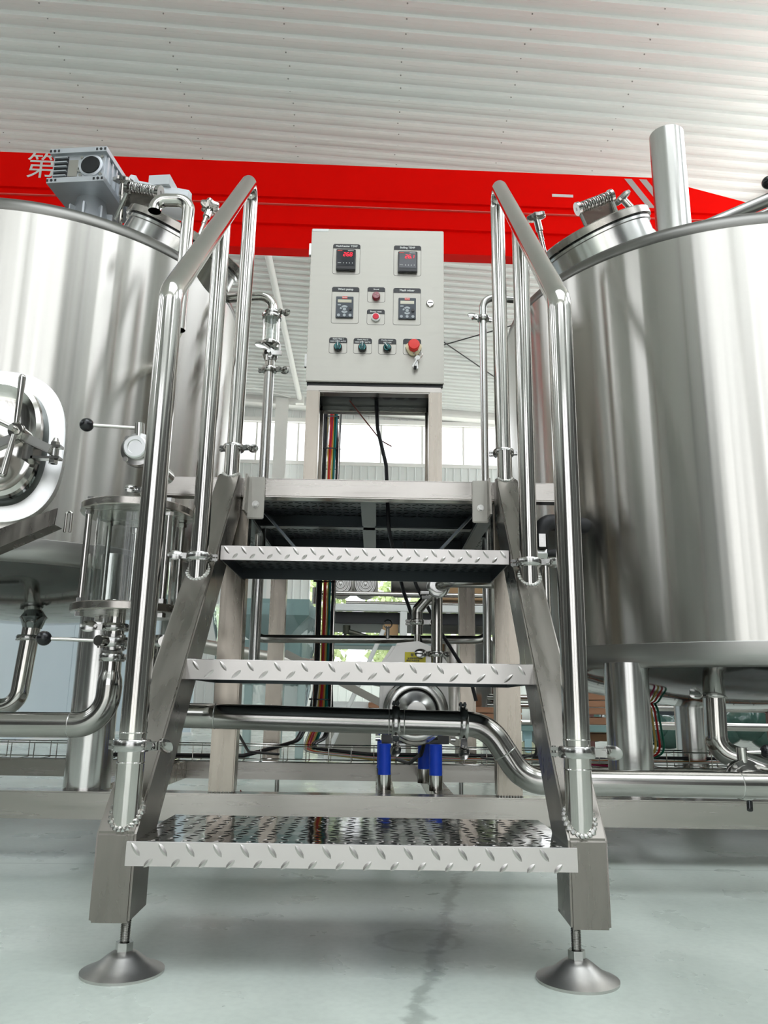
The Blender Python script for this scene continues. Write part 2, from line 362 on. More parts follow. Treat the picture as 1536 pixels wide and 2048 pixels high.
# H column against the far wall and others
for i, (x, y) in enumerate(((-2.22, 19.55), (5.9, 19.55), (-8.5, 19.55))):
    bm = newbm(); box(bm, x-.165, x+.165, y-.12, y-.10, 0, 8.36-SL*x); box(bm, x-.165, x+.165, y+.10, y+.12, 0, 8.36-SL*x); box(bm, x-.012, x+.012, y-.1, y+.1, 0, 8.36-SL*x)
    struct('trim_%d' % (i+2), bm, WHITE, label='white steel column against the far wall')
bm = newbm(); cyl(bm, (-2.1, 10.6, 8.42), (-2.19, 19.3, 8.42), .068, 20); box(bm, -2.3, -2.08, 19.25, 19.4, 8.28, 8.5)
tag(struct('roof_brace', bm, WHITE, False, True), 'long white brace pipe running under the roof to the far column', 'brace pipe')
for i, (a, b, l) in enumerate((((-.6, 17.4, 8.47), (3.9, 13.6, 8.24), 'dark tie rod rising to the right across the roof'), ((.2, 14.0, 8.43), (4.4, 19.2, 8.21), 'dark tie rod falling to the right across the roof'), ((-6.4, 16.4, 8.45), (-2.4, 18.9, 8.3), 'thin pale tie rod meeting the foot of the white brace pipe'))):
    bm = newbm(); cyl(bm, a, b, .014, 8); o = part('tie_rod', bm, DARK if i < 2 else WHITE); rebase(o, a); tag(o, l, 'rod')
# ---- overhead crane girder
gy = 8.0; K = .030
cr_ = thing('crane_girder', 'bright red overhead crane box girder spanning the hall', 'crane', (0, gy, 6.0))
cr_.rotation_euler.z = K
def gp(bm, xa, xb, z0, z1, y0, y1, taper=None):
    box(bm, xa, xb, y0, y1, z0-6, z1-6)
    return bm
bm = newbm(); poly = [(-9.6, 1.235), (3.62, 1.235), (6.0, .62), (6.0, .0), (-9.6, .0)]
a = [bm.verts.new((x, 0, z)) for x, z in poly]; b = [bm.verts.new((x, .13, z)) for x, z in poly]
bm.faces.new(a[::-1]); bm.faces.new(b)
for i in range(5): j = (i+1) % 5; bm.faces.new((a[i], a[j], b[j], b[i]))
part('web_box', bm, REDP, cr_, local=True, smooth=False)
bm = newbm(); box(bm, -9.6, 6, -.03, .16, -.03, 0); part('bottom_flange', bm, REDP, cr_, local=True)
bm = newbm(); box(bm, -9.6, 5.2, -.045, .0, .70, .745); part('upper_rail', bm, REDP, cr_, local=True)
bm = newbm(); box(bm, -9.6, 5.6, -.03, .0, .60, .612); part('cable_track', bm, mat('pale_red', (.75, .12, .10), .4), cr_, local=True)
bm = newbm(); box(bm, -9.6, 5.8, -.05, .0, .31, .335); part('lower_stiffener', bm, REDP, cr_, local=True)
for x0 in (3.22, 3.42, 3.6):
    bm = newbm(); v = [bm.verts.new(p) for p in ((x0, -.006, 1.2), (x0+.10, -.006, 1.2), (x0+.40, -.006, .76), (x0+.30, -.006, .76))]; bm.faces.new(v); bmesh.ops.solidify(bm, geom=bm.faces[:], thickness=.004)
    part('white_stripe', bm, WHITE, cr_, local=True)
bm = newbm(); box(bm, 2.24, 2.52, -.006, -.001, .885, .925); part('white_plate', bm, WHITE, cr_, local=True)
t_ = text('\u7b2c', .40, (0, 0, 0), WHITE, cr_, ext=.002); t_.location = (-4.42, -.006, 1.02)
# ---- outside: trees beyond the far door
LEAF = mat('tree_leaf', (.42, .50, .26), .6, var=.5, scale=(3, 3, 3)); BARK = mat('bark', (.12, .09, .06), .8)
def tree(x, y, h, lab):
    t = thing('tree', lab, 'tree', (x, y, -.12), 'trees beyond the open far door')
    bm = newbm(); cyl(bm, (0, 0, 0), (0, 0, h*.5), .12, 10, .07); part('trunk', bm, BARK, t, local=True)
    bm = newbm()
    for i in range(1500):
        d = V((random.gauss(0, 1), random.gauss(0, 1), random.gauss(0, 1))).normalized()*random.uniform(.55, 1)
        p = V((d.x*h*.27, d.y*h*.25, h*.58+d.z*h*.42)); s = .14; a = V((random.uniform(-1, 1), random.uniform(-1, 1), random.uniform(-1, 1)))*s; b = V((random.uniform(-1, 1), random.uniform(-1, 1), random.uniform(-1, 1)))*s
        bm.faces.new([bm.verts.new(p+a), bm.verts.new(p+b), bm.verts.new(p-a), bm.verts.new(p-b)])
    part('crown', bm, LEAF, t, local=True, smooth=False, kind='stuff')
for i, x in enumerate((-2.2, 1.0, 4.0, 7.2)): tree(x, 27+(i % 2)*1.6, 5.2+.5*(i % 3), ['leafy green tree outside, behind the coiled motor ends', 'leafy green tree outside, behind the shelf with the valve', 'leafy green tree outside, second from the right', 'leafy green tree outside, far right behind the right tank'][i])
# ---- pale blue partition at left
p_ = thing('partition', 'pale blue board partition standing behind the left tank', 'partition', (-2.8, 6, 0))
for i in range(5): bm = newbm(); box(bm, -2.84, -2.80, 2.4+i*1.0, 3.39+i*1.0, .02, 1.75); part('board', bm, BLUEL, p_)
bm = newbm(); box(bm, -2.80, -1.88, 7.4, 7.44, .02, 1.75); part('board', bm, BLUEL, p_)
bm = newbm(); box(bm, -2.86, -2.79, 2.4, 7.44, 0, .03); box(bm, -2.84, -1.86, 7.38, 7.46, 0, .03); part('floor_rail', bm, WHITE, p_)
# ================================================================ ACCESS STAIRS
SPL = .028
st = thing('access_stairs', 'stainless steel access stairs with three checker plate treads', 'stairs', (0, .03, 0))
poly = [(.004, .063), (.0965, .063), (.0965, .135), (.757, .788), (.757, .885), (.7235, .885), (.004, .174)]
for s in (-1, 1):
    bm = newbm(); prism(bm, poly, s*.2897, s*.3429, lambda y: s*SPL*y); stg = part('stringer', bm, STRING, st, bev=.003)
    # stubs welded on the slope, with bead rings
    for (x, y, z0, z1) in ((.312, .028, .170, .284), (.330, .434, .575, .626), (.334, .735, .86, .956)):
        x *= s; bm = newbm(); cyl(bm, (x, y, z0), (x, y, z1), .0188, 28); sb = part('post_stub', bm, TUBE, stg)
        bm = newbm()
        for k in range(22):
            a = 2*pi*k/22; px, py = x+cos(a)*.0205, y+sin(a)*.0205; pz = min(.174+(py-.004)*.988, .885)
            bmesh.ops.create_icosphere(bm, subdivisions=1, radius=.0042*random.uniform(.8, 1.2), matrix=Matrix.Translation((px, py, pz)))
        part('weld_bead', bm, WELD, stg)
    # mounting plate + bolt
    x0, x1 = (-.294, -.253) if s < 0 else (.256, .295)
    bm = newbm(); box(bm, x0, x1, .748, .7565, .780, .886); pl = part('mounting_plate', bm, CABI, st, bev=.002)
    cxp = (x0+x1)/2; bm = newbm(); cyl(bm, (cxp, .748, .816), (cxp, .746, .816), .0085, 16); hexa(bm, (cxp, .746, .816), (cxp, .740, .816), .0068); part('bolt', bm, WELD, pl)
    bm = newbm(); prism(bm, [(.70, .79), (.757, .79), (.757, .885), (.72, .885)], s*.292, s*.297, lambda y: 0); part('gusset', bm, STRING, st)
    # levelling foot
    fx_ = -.2985 if s < 0 else .298; fy = -.004 if s < 0 else -.012; lx = s*.300; ly = .035
    fo = bpy.data.objects.new('levelling_foot', None); C.objects.link(fo); fo.parent = st; fo.location = V((fx_, fy+.028, 0))-wpos(st)
    bm = newbm(); lathe(bm, [(.0535, .0), (.054, .0035), (.046, .0065), (.034, .012), (.022, .021), (.015, .0255), (.0, .0265)], (0, 0, 0), seg=40); part('foot_disc', bm, mat('worn_foot_steel', (.60, .585, .56), .38, 1, var=.2, scale=(30, 30, 30)), fo, local=True)
    bm = newbm(); hexa(bm, (0, 0, .026), (0, 0, .037), .0115); part('hex_nut', bm, CAST, fo, local=True, bev=.0008)
    bm = newbm(); pr = [(.0, .036)]
    z = .036
    while z < .0655: pr += [(.0068, z), (.0056, z+.0010)]; z += .002
    pr += [(.0, z)]; lathe(bm, pr, seg=16, close=False); part('threaded_rod', bm, CAST, fo, local=True)
def tread(k, W, pitch, depth=.262):
    z = .1647+k*.2504+(.0025 if k == 1 else 0); y = k*.2534; h = .0303 if k != 1 else .034; t = .003
    g = bpy.data.objects.new('tread', None); C.objects.link(g); g.parent = st; g.location = V((0, y, z))-wpos(st)
    bm = newbm(); box(bm, -W, W, .0005, depth, -t, 0); part('plate', bm, CHECK, g, local=True, bev=.0012)
    bm = newbm(); box(bm, -W+.003, W-.003, .0025, depth-.003, -t-.0012, -t); part('underside_shade', bm, SHADEMILL, g, local=True)  # thin dark sheet that paints in the shade under the tread
    bm = newbm(); box(bm, -W, W, -.0015, t-.0015, -h, -.0005); part('front_apron', bm, CHECKF, g, local=True, bev=.0014)
    bm = newbm(); box(bm, -W, W, depth-t, depth, -h, -t); box(bm, -W, -W+t, t, depth-t, -h, -t); box(bm, W-t, W, t, depth-t, -h, -t); part('rear_apron', bm, SHADEMILL, g, local=True)
    bm = newbm()
    def lozenge(bm, c, d, nrm, L, wd, ht):
        c = V(c); d = V(d).normalized(); n = V(nrm); s_ = n.cross(d); rows = []
        for u, ww, hh in ((-1, 0, 0), (-.6, .75, .75), (0, 1, 1), (.6, .75, .75), (1, 0, 0)):
            o = c+d*(u*L/2)
            if ww == 0: rows.append([bm.verts.new(o)])
            else: rows.append([bm.verts.new(o+s_*ww*wd/2), bm.verts.new(o+n*hh*ht), bm.verts.new(o-s_*ww*wd/2)])
        for a, b in zip(rows, rows[1:]):
            if len(a) == 1: bm.faces.new((a[0], b[1], b[0])); bm.faces.new((a[0], b[2], b[1]))
            elif len(b) == 1: bm.faces.new((a[0], a[1], b[0])); bm.faces.new((a[1], a[2], b[0]))
            else: bm.faces.new((a[0], a[1], b[1], b[0])); bm.faces.new((a[1], a[2], b[2], b[1]))
    n = int(2*W/pitch); L = pitch*.62; dz = .5 if k < 2 else -.5
    for i in range(n+1):
        x = -W+pitch*(i+.35)
        if x < W-.01: lozenge(bm, (x, -.0015, -h*.32), (.75, 0, -1), (0, -1, 0), L*.95 if k != 1 else L*.72, .0068, .0016)
        x2 = x+pitch*.5
        if x2 < W-.01: lozenge(bm, (x2, -.0015, -h*(.86 if k == 0 else .72)), (1, 0, 1.0 if k != 1 else .9), (0, -1, 0), L*.72 if k != 1 else L*.76, .0068, .0016)
    part('apron_pattern', bm, CHECKF, g, local=True, kind='stuff')
    bm = newbm(); p2 = pitch*.6; nx = int(2*W/p2); ny = int(depth/p2)
    for i in range(nx+1):
        for j in range(ny+1):
            x = -W+p2*(i+.5); yy = p2*(j+.45); o = ((i+j) % 2)
            if x > W-.01 or yy > depth-.01: continue
            for zz, nn in ((0, 1),): lozenge(bm, (x, yy, zz), (1, .8*(1 if o else -1), 0), (0, 0, nn), p2*.85, .0045, .0008)
    part('plate_pattern', bm, CHECK, g, local=True, kind='stuff')
    bm = newbm()
    for i in range(nx+1):
        for j in range(ny+1):
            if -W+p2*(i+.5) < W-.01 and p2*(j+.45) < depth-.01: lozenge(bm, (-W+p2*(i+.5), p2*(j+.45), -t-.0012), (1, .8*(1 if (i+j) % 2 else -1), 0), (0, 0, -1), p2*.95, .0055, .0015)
    part('underside_pattern', bm, SHADEMILL, g, local=True, kind='stuff')
    return g
tread(0, .300, .0362); tread(1, .297, .0465); tread(2, .302, .0362)
# ---------------------------------------------------------------- tri-clamps
def triclamp(parent, c, axis, R, wing, name='tri_clamp', th=.0105, k=1., wang=0):
    """hinged ferrule clamp round a pipe; wing = direction of the wing nut"""
    x = V(wing).normalized(); z = V(axis).normalized(); y = z.cross(x)
    M = Matrix((x, y, z)).transposed().to_4x4(); Ro = R+.0075*k; c = V(c)
    me = triclamp.cache.get((R, k, th))
    g = bpy.data.objects.new(name, None)
    if me is None:
        bm = newbm(); lathe(bm, [(R+.001, -th*.75), (Ro-.002, -th*.75), (Ro, -th*.45), (Ro, th*.45), (Ro-.002, th*.75), (R+.001, th*.75)], seg=36)
        a = Ro-.002; e = .018*k
        box(bm, a, a+e, -.006*k, -.0015*k, -th*.55, th*.55); box(bm, a, a+e, .0015*k, .006*k, -th*.55, th*.55)        # wing lugs
        box(bm, -a-.012*k, -a, -.0055*k, .0055*k, -th*.6, -th*.15); box(bm, -a-.012*k, -a, -.0055*k, .0055*k, th*.15, th*.6); cyl(bm, (-a-.008*k, 0, -th*.75), (-a-.008*k, 0, th*.75), .0028*k, 10)
        m1 = mesh('clamp_ring', bm, bev=.0006)
        bm = newbm(); p = a+e*.72
        cyl(bm, (p, -.011*k, 0), (p, .015*k, 0), .0026*k, 10); hexa(bm, (p, -.013*k, 0), (p, -.008*k, 0), .005*k); cyl(bm, (p, .007*k, 0), (p, .013*k, 0), .0045*k, 12)
        for sgn in (1,):
            lathe(bm, [(0, -.0035*k), (.008*k, -.0025*k), (.0115*k, 0), (.008*k, .0025*k), (0, .0035*k)], (p+.011*k, .010*k, 0), (.2, 1, .35), 20, sx=1.35)
        m2 = mesh('wing_nut', bm); m1.materials.append(CAST); m2.materials.append(CAST); me = triclamp.cache[(R, k, th)] = (m1, m2)
    g = bpy.data.objects.new(name, me[0]); C.objects.link(g); g.parent = parent; M.translation = c-wpos(parent); g.matrix_local = M
    wn = bpy.data.objects.new('wing_nut', me[1]); C.objects.link(wn); wn.parent = g
    return g
triclamp.cache = {}
# ---------------------------------------------------------------- handrails
for s in (-1, 1):
    side = 'left' if s < 0 else 'right'
    h = thing('handrail', 'polished tube handrail on the %s side of the stairs' % side, 'handrail', (s*.32, .3, .29), 'pair of handrails clamped to the stairs')
    a = V((s*.312, .028, .29)); b = V((s*.312, .028, .985)); c = V((s*.334, .768, 1.742)); d = V((s*.334, .752, .958))
    bm = newbm(); tube(bm, path([a, b, c, d], [.05, .035], 10), .019, 32); part('rail', bm, TUBE, h)
    bm = newbm(); cyl(bm, (s*.330, .434, .63), (s*.330, .434, 1.385), .0178, 28); part('middle_post', bm, TUBE, h)
    bm = newbm(); lathe(bm, [(.0192, 0), (.0196, .001), (.0192, .002)], (a.x, a.y, .302), seg=28); lathe(bm, [(.0192, 0), (.0196, .001), (.0192, .002)], (a.x, a.y, .262), seg=28); part('weld_seam', bm, TUBE, h)
    wa = (1, -.35, 0)
    triclamp(h, (s*.312, .028, .286), (0, 0, 1), .0192, wa, k=.95)
    triclamp(h, (s*.330, .434, .627), (0, 0, 1), .0192, (-1, -.3, 0) if s < 0 else (1, -.3, 0), k=.95)
    triclamp(h, (s*.334, .745, .957), (0, 0, 1), .0192, (1, -.2, 0), k=.95)
# ================================================================ SKID FRAME AND PLATFORM
sk = thing('skid_frame', 'long stainless box section base frame close to the floor under both tanks', 'frame', (0, .8, 0))
def bx(name, p, m, x0, x1, y0, y1, z0, z1, bev=.003, **k):
    bm = newbm(); box(bm, x0, x1, y0, y1, z0, z1); return part(name, bm, m, p, bev=bev, **k)
bx('front_beam', sk, BRUSH, -2.2, 2.2, .772, .832, .084, .144)
bx('rear_beam', sk, BRUSH, -2.2, 2.2, 1.79, 1.85, .084, .144)
for x in (.032, .172): bx('cross_beam', sk, BRUSHV, x, x+.045, .832, 1.79, .105, .144)
for x in (-.66, -1.75, .655, 1.75): bx('cross_beam', sk, BRUSHV, x-.03, x+.03, .832, 1.79, .084, .144)
for x in (-1.45, -.315, .335, 1.5):
    for y in (.802, 1.82):
        bm = newbm(); cyl(bm, (x, y, 0), (x, y, .012), .04, 24, .02); cyl(bm, (x, y, .01), (x, y, .086), .008, 12); part('support_foot', bm, CAST, sk)
pf = thing('work_platform', 'stainless work platform between the tanks carrying the control cabinet', 'platform', (0, 1.2, .144))
bx('front_rail', pf, BRUSH, -.500, .522, .757, .797, .838, .8855)
bx('rear_rail', pf, BRUSH, -.42, .42, 1.80, 1.85, .838, .885)
for x in (-.36, .30): bx('side_rail', pf, SHADEMILL, x, x+.04, .797, 1.80, .838, .885)
bx('joist', pf, SHADEMILL, -.02, .02, .797, 1.80, .845, .879); bx('cross_joist', pf, SHADEMILL, -.32, .30, 1.12, 1.16, .845, .879); bx('cross_joist', pf, SHADEMILL, -.32, .30, 1.46, 1.50, .845, .879)
dk = bx('deck_plate', pf, SHADEMILL, -.42, .44, .76, 1.85, .879, .884, bev=0)  # deck colour darkened for the shade below the platform
bm = newbm()
for i in range(40):
    for j in range(30):
        x = -.41+i*.0215; y = .81+j*.034
        if x < .42: box(bm, -.009, .009, -.0022, .0022, -.0012, 0, Matrix.Translation((x, y, .879)) @ Matrix.Rotation((.8 if (i+j) % 2 else -.8), 4, 'Z'))
part('deck_pattern', bm, SHADEMILL, pf, kind='stuff')
for x, y in ((-.322, .777), (.340, .782), (-.343, 1.82), (.362, 1.82)):
    o = bx('platform_post', pf, BRUSHV, x-.029, x+.029, y, y+.05, .144, .84 if y < 1 else .84)
bm = newbm()
for x in (-.322, .340):
    for i in range(9): bmesh.ops.create_icosphere(bm, subdivisions=1, radius=.003, matrix=Matrix.Translation((x-.026+i*.0065, .776, .146)))
part('weld_bead', bm, WELD, pf)
for s in (-1, 1):
    bm = newbm(); M = Matrix.Translation((s*.235, .90, .79)) @ Matrix.Rotation(s*R_(-48), 4, 'Y'); box(bm, -.10, .10, -.018, .018, -.003, .003, M); part('corner_brace', bm, SHADEMILL, pf)
# ================================================================ CABINET
cs = thing('cabinet_stand', 'brushed steel leg frame carrying the control cabinet', 'stand', (.01, .9, .885))
for x in (-.168, .153):
    bx('leg', cs, BRUSHV, x, x+.035, .822, .857, .886, 1.16); bx('leg', cs, BRUSHV, x+(.012 if x < 0 else 0), x+.035-(0 if x < 0 else .012), .968, .99, .886, 1.16)
bx('top_rail', cs, BRUSH, -.168, .188, .8215, .857, 1.142, 1.160); bx('top_rail', cs, BRUSH, -.168, .188, .968, .99, 1.142, 1.160)
CZ0, CZ1, CX0, CX1, CY = 1.166, 1.622, -.171, .193, .820
cb = thing('control_cabinet', 'grey steel control cabinet with displays, switches and an emergency stop', 'control panel', (.011, CY, CZ0))
bm = newbm(); box(bm, CX0+.003, CX1-.003, CY+.016, CY+.175, CZ0-.004, CZ1-.002); part('body', bm, CABI, cb, bev=.002)
bx('bottom_plate', cb, SHADEMILL, CX0+.006, CX1-.006, CY+.018, CY+.173, CZ0-.0055, CZ0-.004, bev=0)  # separate sheet, darkened for the shade under the cabinet
dr = bx('door', cb, CABI, CX0, CX1, CY, CY+.013, CZ0+.004, CZ1, bev=.0018)
bx('gasket', cb, BLACK, CX0+.002, CX1-.002, CY+.010, CY+.017, CZ0-.002, CZ1-.004, bev=0)
for z in (1.23, 1.56): bx('hinge', cb, CAST, CX0-.006, CX0, CY+.002, CY+.014, z-.018, z+.018, bev=.001)
bm = newbm()
for x in (.03, .065, .1, .135): cyl(bm, (x-.02, .9, CZ0-.0075), (x-.02, .9, CZ0-.005), .013, 20)
part('cable_hole', bm, DARK, cb)
bx('paper_sticker', cb, WHITE, CX0+.002, CX0+.046, CY-.0006, CY, CZ1-.009, CZ1-.001, bev=0)
def rrect(x0, x1, z0, z1, r, n=6):
    out = []
    for cx_, cz_, a0 in ((x1-r, z1-r, 0), (x0+r, z1-r, 90), (x0+r, z0+r, 180), (x1-r, z0+r, 270)):
        for i in range(n+1): a = R_(a0+90*i/n); out.append((cx_+r*cos(a), cz_+r*sin(a)))
    return out
def flat(bm, pts, y0, y1):
    a = [bm.verts.new((x, y0, z)) for x, z in pts]; b = [bm.verts.new((x, y1, z)) for x, z in pts]; n = len(pts)
    bm.faces.new(a); bm.faces.new(b[::-1])
    for i in range(n): j = (i+1) % n; bm.faces.new((a[j], a[i], b[i], b[j]))
Y = CY-.0003
def plate(x0, x1, z0, z1, hh, lines, sz, lab):
    bm = newbm(); o = rrect(x0, x1, z0, z1, .006); i_ = rrect(x0+.0007, x1-.0007, z0+.0007, z1-.0007, .0055)
    A = [bm.verts.new((x, Y-.0003, z)) for x, z in o]; B = [bm.verts.new((x, Y-.0003, z)) for x, z in i_]
    for i in range(len(A)): j = (i+1) % len(A); bm.faces.new((A[i], A[j], B[j], B[i]))
    t = rrect(x0, x1, z1-hh-.006, z1, .006); t = [(x, max(z, z1-hh)) for x, z in t]
    flat(bm, t, Y-.0006, Y)
    p = part('name_plate', bm, LINE if 0 else BLACK, cb, smooth=False, label=lab)
    for k, s in enumerate(lines): text(s, sz, ((x0+x1)/2, Y-.0008, z1-hh*(.5 if len(lines) == 1 else .28+.46*k)), WHITE, p, ext=.0002)
    return p
plate(-.111, -.036, 1.484, 1.575, .013, ['Mash/Lauter TEMP'], .0078, 'black plate reading Mash/Lauter TEMP'); plate(.056, .131, 1.482, 1.574, .013, ['Boiling TEMP'], .0078, 'black plate reading Boiling TEMP')
plate(-.110, -.036, 1.337, 1.445, .014, ['Wort pump'], .0085, 'black plate reading Wort pump'); plate(.056, .131, 1.336, 1.445, .014, ['Mash mixer'], .0085, 'black plate reading Mash mixer')
plate(-.014, .034, 1.401, 1.446, .013, ['Sound'], .006, 'black plate reading Sound'); plate(-.014, .034, 1.335, 1.380, .013, ['Buzzer reset'], .006, 'black plate reading Buzzer reset')
plate(-.113, -.065, 1.250, 1.296, .0155, ['Kettle Heat 1', 'MAN STOP AUTO'], .0052, 'black plate reading Kettle Heat 1'); plate(-.048, .001, 1.250, 1.295, .0155, ['Kettle Heat 2', 'MAN STOP AUTO'], .0052, 'black plate reading Kettle Heat 2')
plate(.018, .066, 1.250, 1.295, .0155, ['Feeding motor', 'OFF / ON'], .0052, 'black plate reading Feeding motor'); plate(.084, .132, 1.250, 1.296, .0155, [''], .006, 'black plate behind the emergency stop')
SEG = {'2': 'abged', '6': 'afgcde', '8': 'abcdefg', '0': 'abcdef', '1': 'bc'}
def digits(bm, s, x, z, w_, h_, y):
    def sg(x0, z0, x1, z1):
        t = .00062; dx, dz = x1-x0, z1-z0; l = math.hypot(dx, dz); M = Matrix.Translation((x0, y, z0)) @ Matrix.Rotation(-math.atan2(dz, dx), 4, 'Y'); box(bm, .0004, l-.0004, -.0003, .0002, -t, t, M)
    for ch in s:
        if ch == '.': box(bm, x-.0015, x, y-.0003, y, z, z+.0014); continue
        k = .12*h_; P_ = {'a': ((0, 2), (1, 2)), 'b': ((1, 2), (1, 1)), 'c': ((1, 1), (1, 0)), 'd': ((0, 0), (1, 0)), 'e': ((0, 1), (0, 0)), 'f': ((0, 2), (0, 1)), 'g': ((0, 1), (1, 1))}
        for q in SEG[ch]:
            (u0_, v0), (u1, v1) = P_[q]; sg(x+u0_*w_+v0*k/2, z+v0*h_/2, x+u1*w_+v1*k/2, z+v1*h_/2)
        x += w_*1.5
for x, z, s, l in ((-.0745, 1.5235, '26.8', 'temperature display reading 26.8'), (.094, 1.5205, '26.1', 'temperature display reading 26.1')):
    bm = newbm(); box(bm, x-.0265, x+.0265, Y-.010, Y, z-.031, z+.031); tcx = part('temperature_display', bm, BLACK, cb, bev=.0016, label=l)
    bm = newbm(); box(bm, x-.023, x+.023, Y-.0107, Y-.010, z-.020, z+.028); part('screen', bm, mat('dark_screen', (.02, .022, .028), .08, var=0), tcx)
    bm = newbm(); digits(bm, s, x-.007, z+.009, .0058, .0100, Y-.0111); part('digits', bm, LED, tcx, smooth=False)
    bm = newbm(); box(bm, x-.023, x-.010, Y-.0112, Y-.0107, z+.0245, z+.0262); part('maker_mark', bm, mat('mark_red', (.8, .08, .05), .5), tcx)
    bm = newbm(); box(bm, x+.005, x+.021, Y-.0112, Y-.0107, z+.0248, z+.0258); box(bm, x-.022, x-.013, Y-.0112, Y-.0107, z-.0125, z-.0113)
    for q in (-.006, .002, .010, .018): cyl(bm, (x+q, Y-.0107, z-.012), (x+q, Y-.0112, z-.012), .0012, 8)
    part('button_marks', bm, WHITE, tcx)
KEYP = mat('keypad_grey', (.055, .065, .08), .35); KEYL = mat('keypad_light', (.42, .45, .47), .35); LCD = mat('lcd_panel', (.62, .58, .45), .12)
for x, z, l in ((-.0745, 1.3835, 'drive keypad below the Wort pump plate'), (.094, 1.3830, 'drive keypad below the Mash mixer plate')):
    bm = newbm(); box(bm, x-.0235, x+.0235, Y-.005, Y, z-.031, z+.031); kp = part('drive_keypad', bm, KEYP, cb, bev=.001, label=l)
    bm = newbm(); box(bm, x-.007, x+.007, Y-.0056, Y-.005, z+.024, z+.0305); lg = part('maker_badge', bm, mat('badge_red', (.75, .03, .02), .4), kp)
    t_ = text('Danfoss', .0042, (x, Y-.0058, z+.0272), WHITE, kp, ext=.0001)
    bm = newbm(); box(bm, x-.0185, x+.0185, Y-.0056, Y-.005, z+.0125, z+.0215); part('display', bm, LCD, kp)
    bm = newbm()
    for a0, a1, r1, r2 in ((40, 140, .0065, .0115), (220, 320, .0065, .0115), (150, 178, .0075, .0125)):
        pts = [(x+cos(R_(a))*r1, z-.007+sin(R_(a))*r1) for a in range(a0, a1+1, 14)]+[(x+cos(R_(a))*r2, z-.007+sin(R_(a))*r2) for a in range(a1, a0-1, -14)]
        flat(bm, pts, Y-.0058, Y-.005)
    cyl(bm, (x, Y-.005, z-.007), (x, Y-.0060, z-.007), .0046, 18)
    for q in (-.0155, 0, .0155): cyl(bm, (x+q, Y-.005, z-.0245), (x+q, Y-.0060, z-.0245), .0040, 16)
    box(bm, x-.0185, x-.010, Y-.0056, Y-.005, z+.004, z+.0075); part('keys', bm, KEYL, kp)
    bm = newbm(); cyl(bm, (x+.0155, Y-.005, z-.007), (x+.0155, Y-.009, z-.007), .0042, 16); part('dial', bm, BLACK, kp)
def rnd(name, x, z, prof, m, lab=None, seg=28):
    bm = newbm(); lathe(bm, prof, (x, Y, z), (0, -1, 0), seg); return part(name, bm, m, cb, label=lab)
DR = mat('dark_red_plastic', (.25, .0, .02), .12, coat=.6); BR = mat('bright_red_plastic', (.75, .0, .03), .35); SR = mat('stop_red_plastic', (.80, .03, .02), .32)
o = rnd('buzzer', .010, 1.4165, [(.011, 0), (.011, .010), (.0095, .013), (0, .013)], DR, 'dark red buzzer below the Sound plate')
bm = newbm()
for a in (0, 120, 240): pts = [(.010, 1.4165)]+[(.010+cos(R_(a+q))*.007, 1.4165+sin(R_(a+q))*.007) for q in range(-22, 23, 11)]; flat(bm, pts, Y-.0135, Y-.013)
part('buzzer_mark', bm, mat('dull_pink', (.5, .25, .25), .4), o)
rnd('reset_ring', .010, 1.3555, [(.0118, 0), (.0118, .006), (.0085, .0075), (0, .0075)], WHITE); rnd('reset_button', .010, 1.3555, [(.0082, .0075), (.0082, .010), (.0075, .0108), (0, .0108)], BR, 'red reset push button in a white ring')
SG = mat('selector_green', (.0, .085, .09), .3); SGL = mat('selector_teal', (.02, .33, .33), .3)
for x, a, l in ((-.089, 0, 'selector switch pointing up under Kettle Heat 1'), (-.024, 0, 'selector switch pointing up under Kettle Heat 2'), (.042, 35, 'selector switch turned left under Feeding motor')):
    z = 1.2655; o = rnd('selector_switch', x, z, [(.0112, 0), (.0112, .009), (.0098, .011), (0, .011)], BLACK, l)
    M = Matrix.Translation((x, Y, z)) @ Matrix.Rotation(R_(-a), 4, 'Y')
    bm = newbm(); box(bm, -.0036, .0036, -.020, -.011, -.0095, .0095, M); part('handle', bm, SG, o, bev=.001)
    bm = newbm(); box(bm, -.0008, .0008, -.0205, -.020, -.001, .0125, M); part('pointer', bm, WHITE, o)
    bm = newbm()
    for k in (1, -1):
        pts = [(k*cos(R_(q))*.0062, sin(R_(q))*.0072) for q in range(-60, 61, 12)]+[(k*cos(R_(q))*.0082, sin(R_(q))*.0092) for q in range(60, -61, -12)]
        v = []
        a_ = [bm.verts.new(M @ V((p, -.0118, q))) for p, q in pts]; bm.faces.new(a_)
    part('scale_arc', bm, SGL, o, smooth=False)
o = rnd('emergency_stop', .112, 1.268, [(.0135, 0), (.0135, .012), (.0105, .014), (.0105, .020), (.0145, .022), (.0155, .027), (.0135, .0305), (.0, .0315)], SR, 'big red mushroom emergency stop button')
bm = newbm()
pts = [(.112+cos(R_(q))*(.0205+.003*sin(R_(q*3))), 1.2655+sin(R_(q))*.0205) for q in range(0, 360, 15)]; flat(bm, pts, Y-.008, Y-.0008); part('guard_collar', bm, CREAM, o, bev=.001)
lk = rnd('door_lock', .156, 1.4005, [(.0105, 0), (.0105, .0025), (.0085, .005), (0, .005)], TUBE, 'round chrome door lock')
bm = newbm(); box(bm, .149, .163, Y-.0058, Y-.005, 1.3995, 1.4015); part('key_slot', bm, BLACK, lk)
ky = thing('key_ring', 'bunch of small keys hanging from the emergency stop', 'keys', (.122, Y-.012, 1.25))
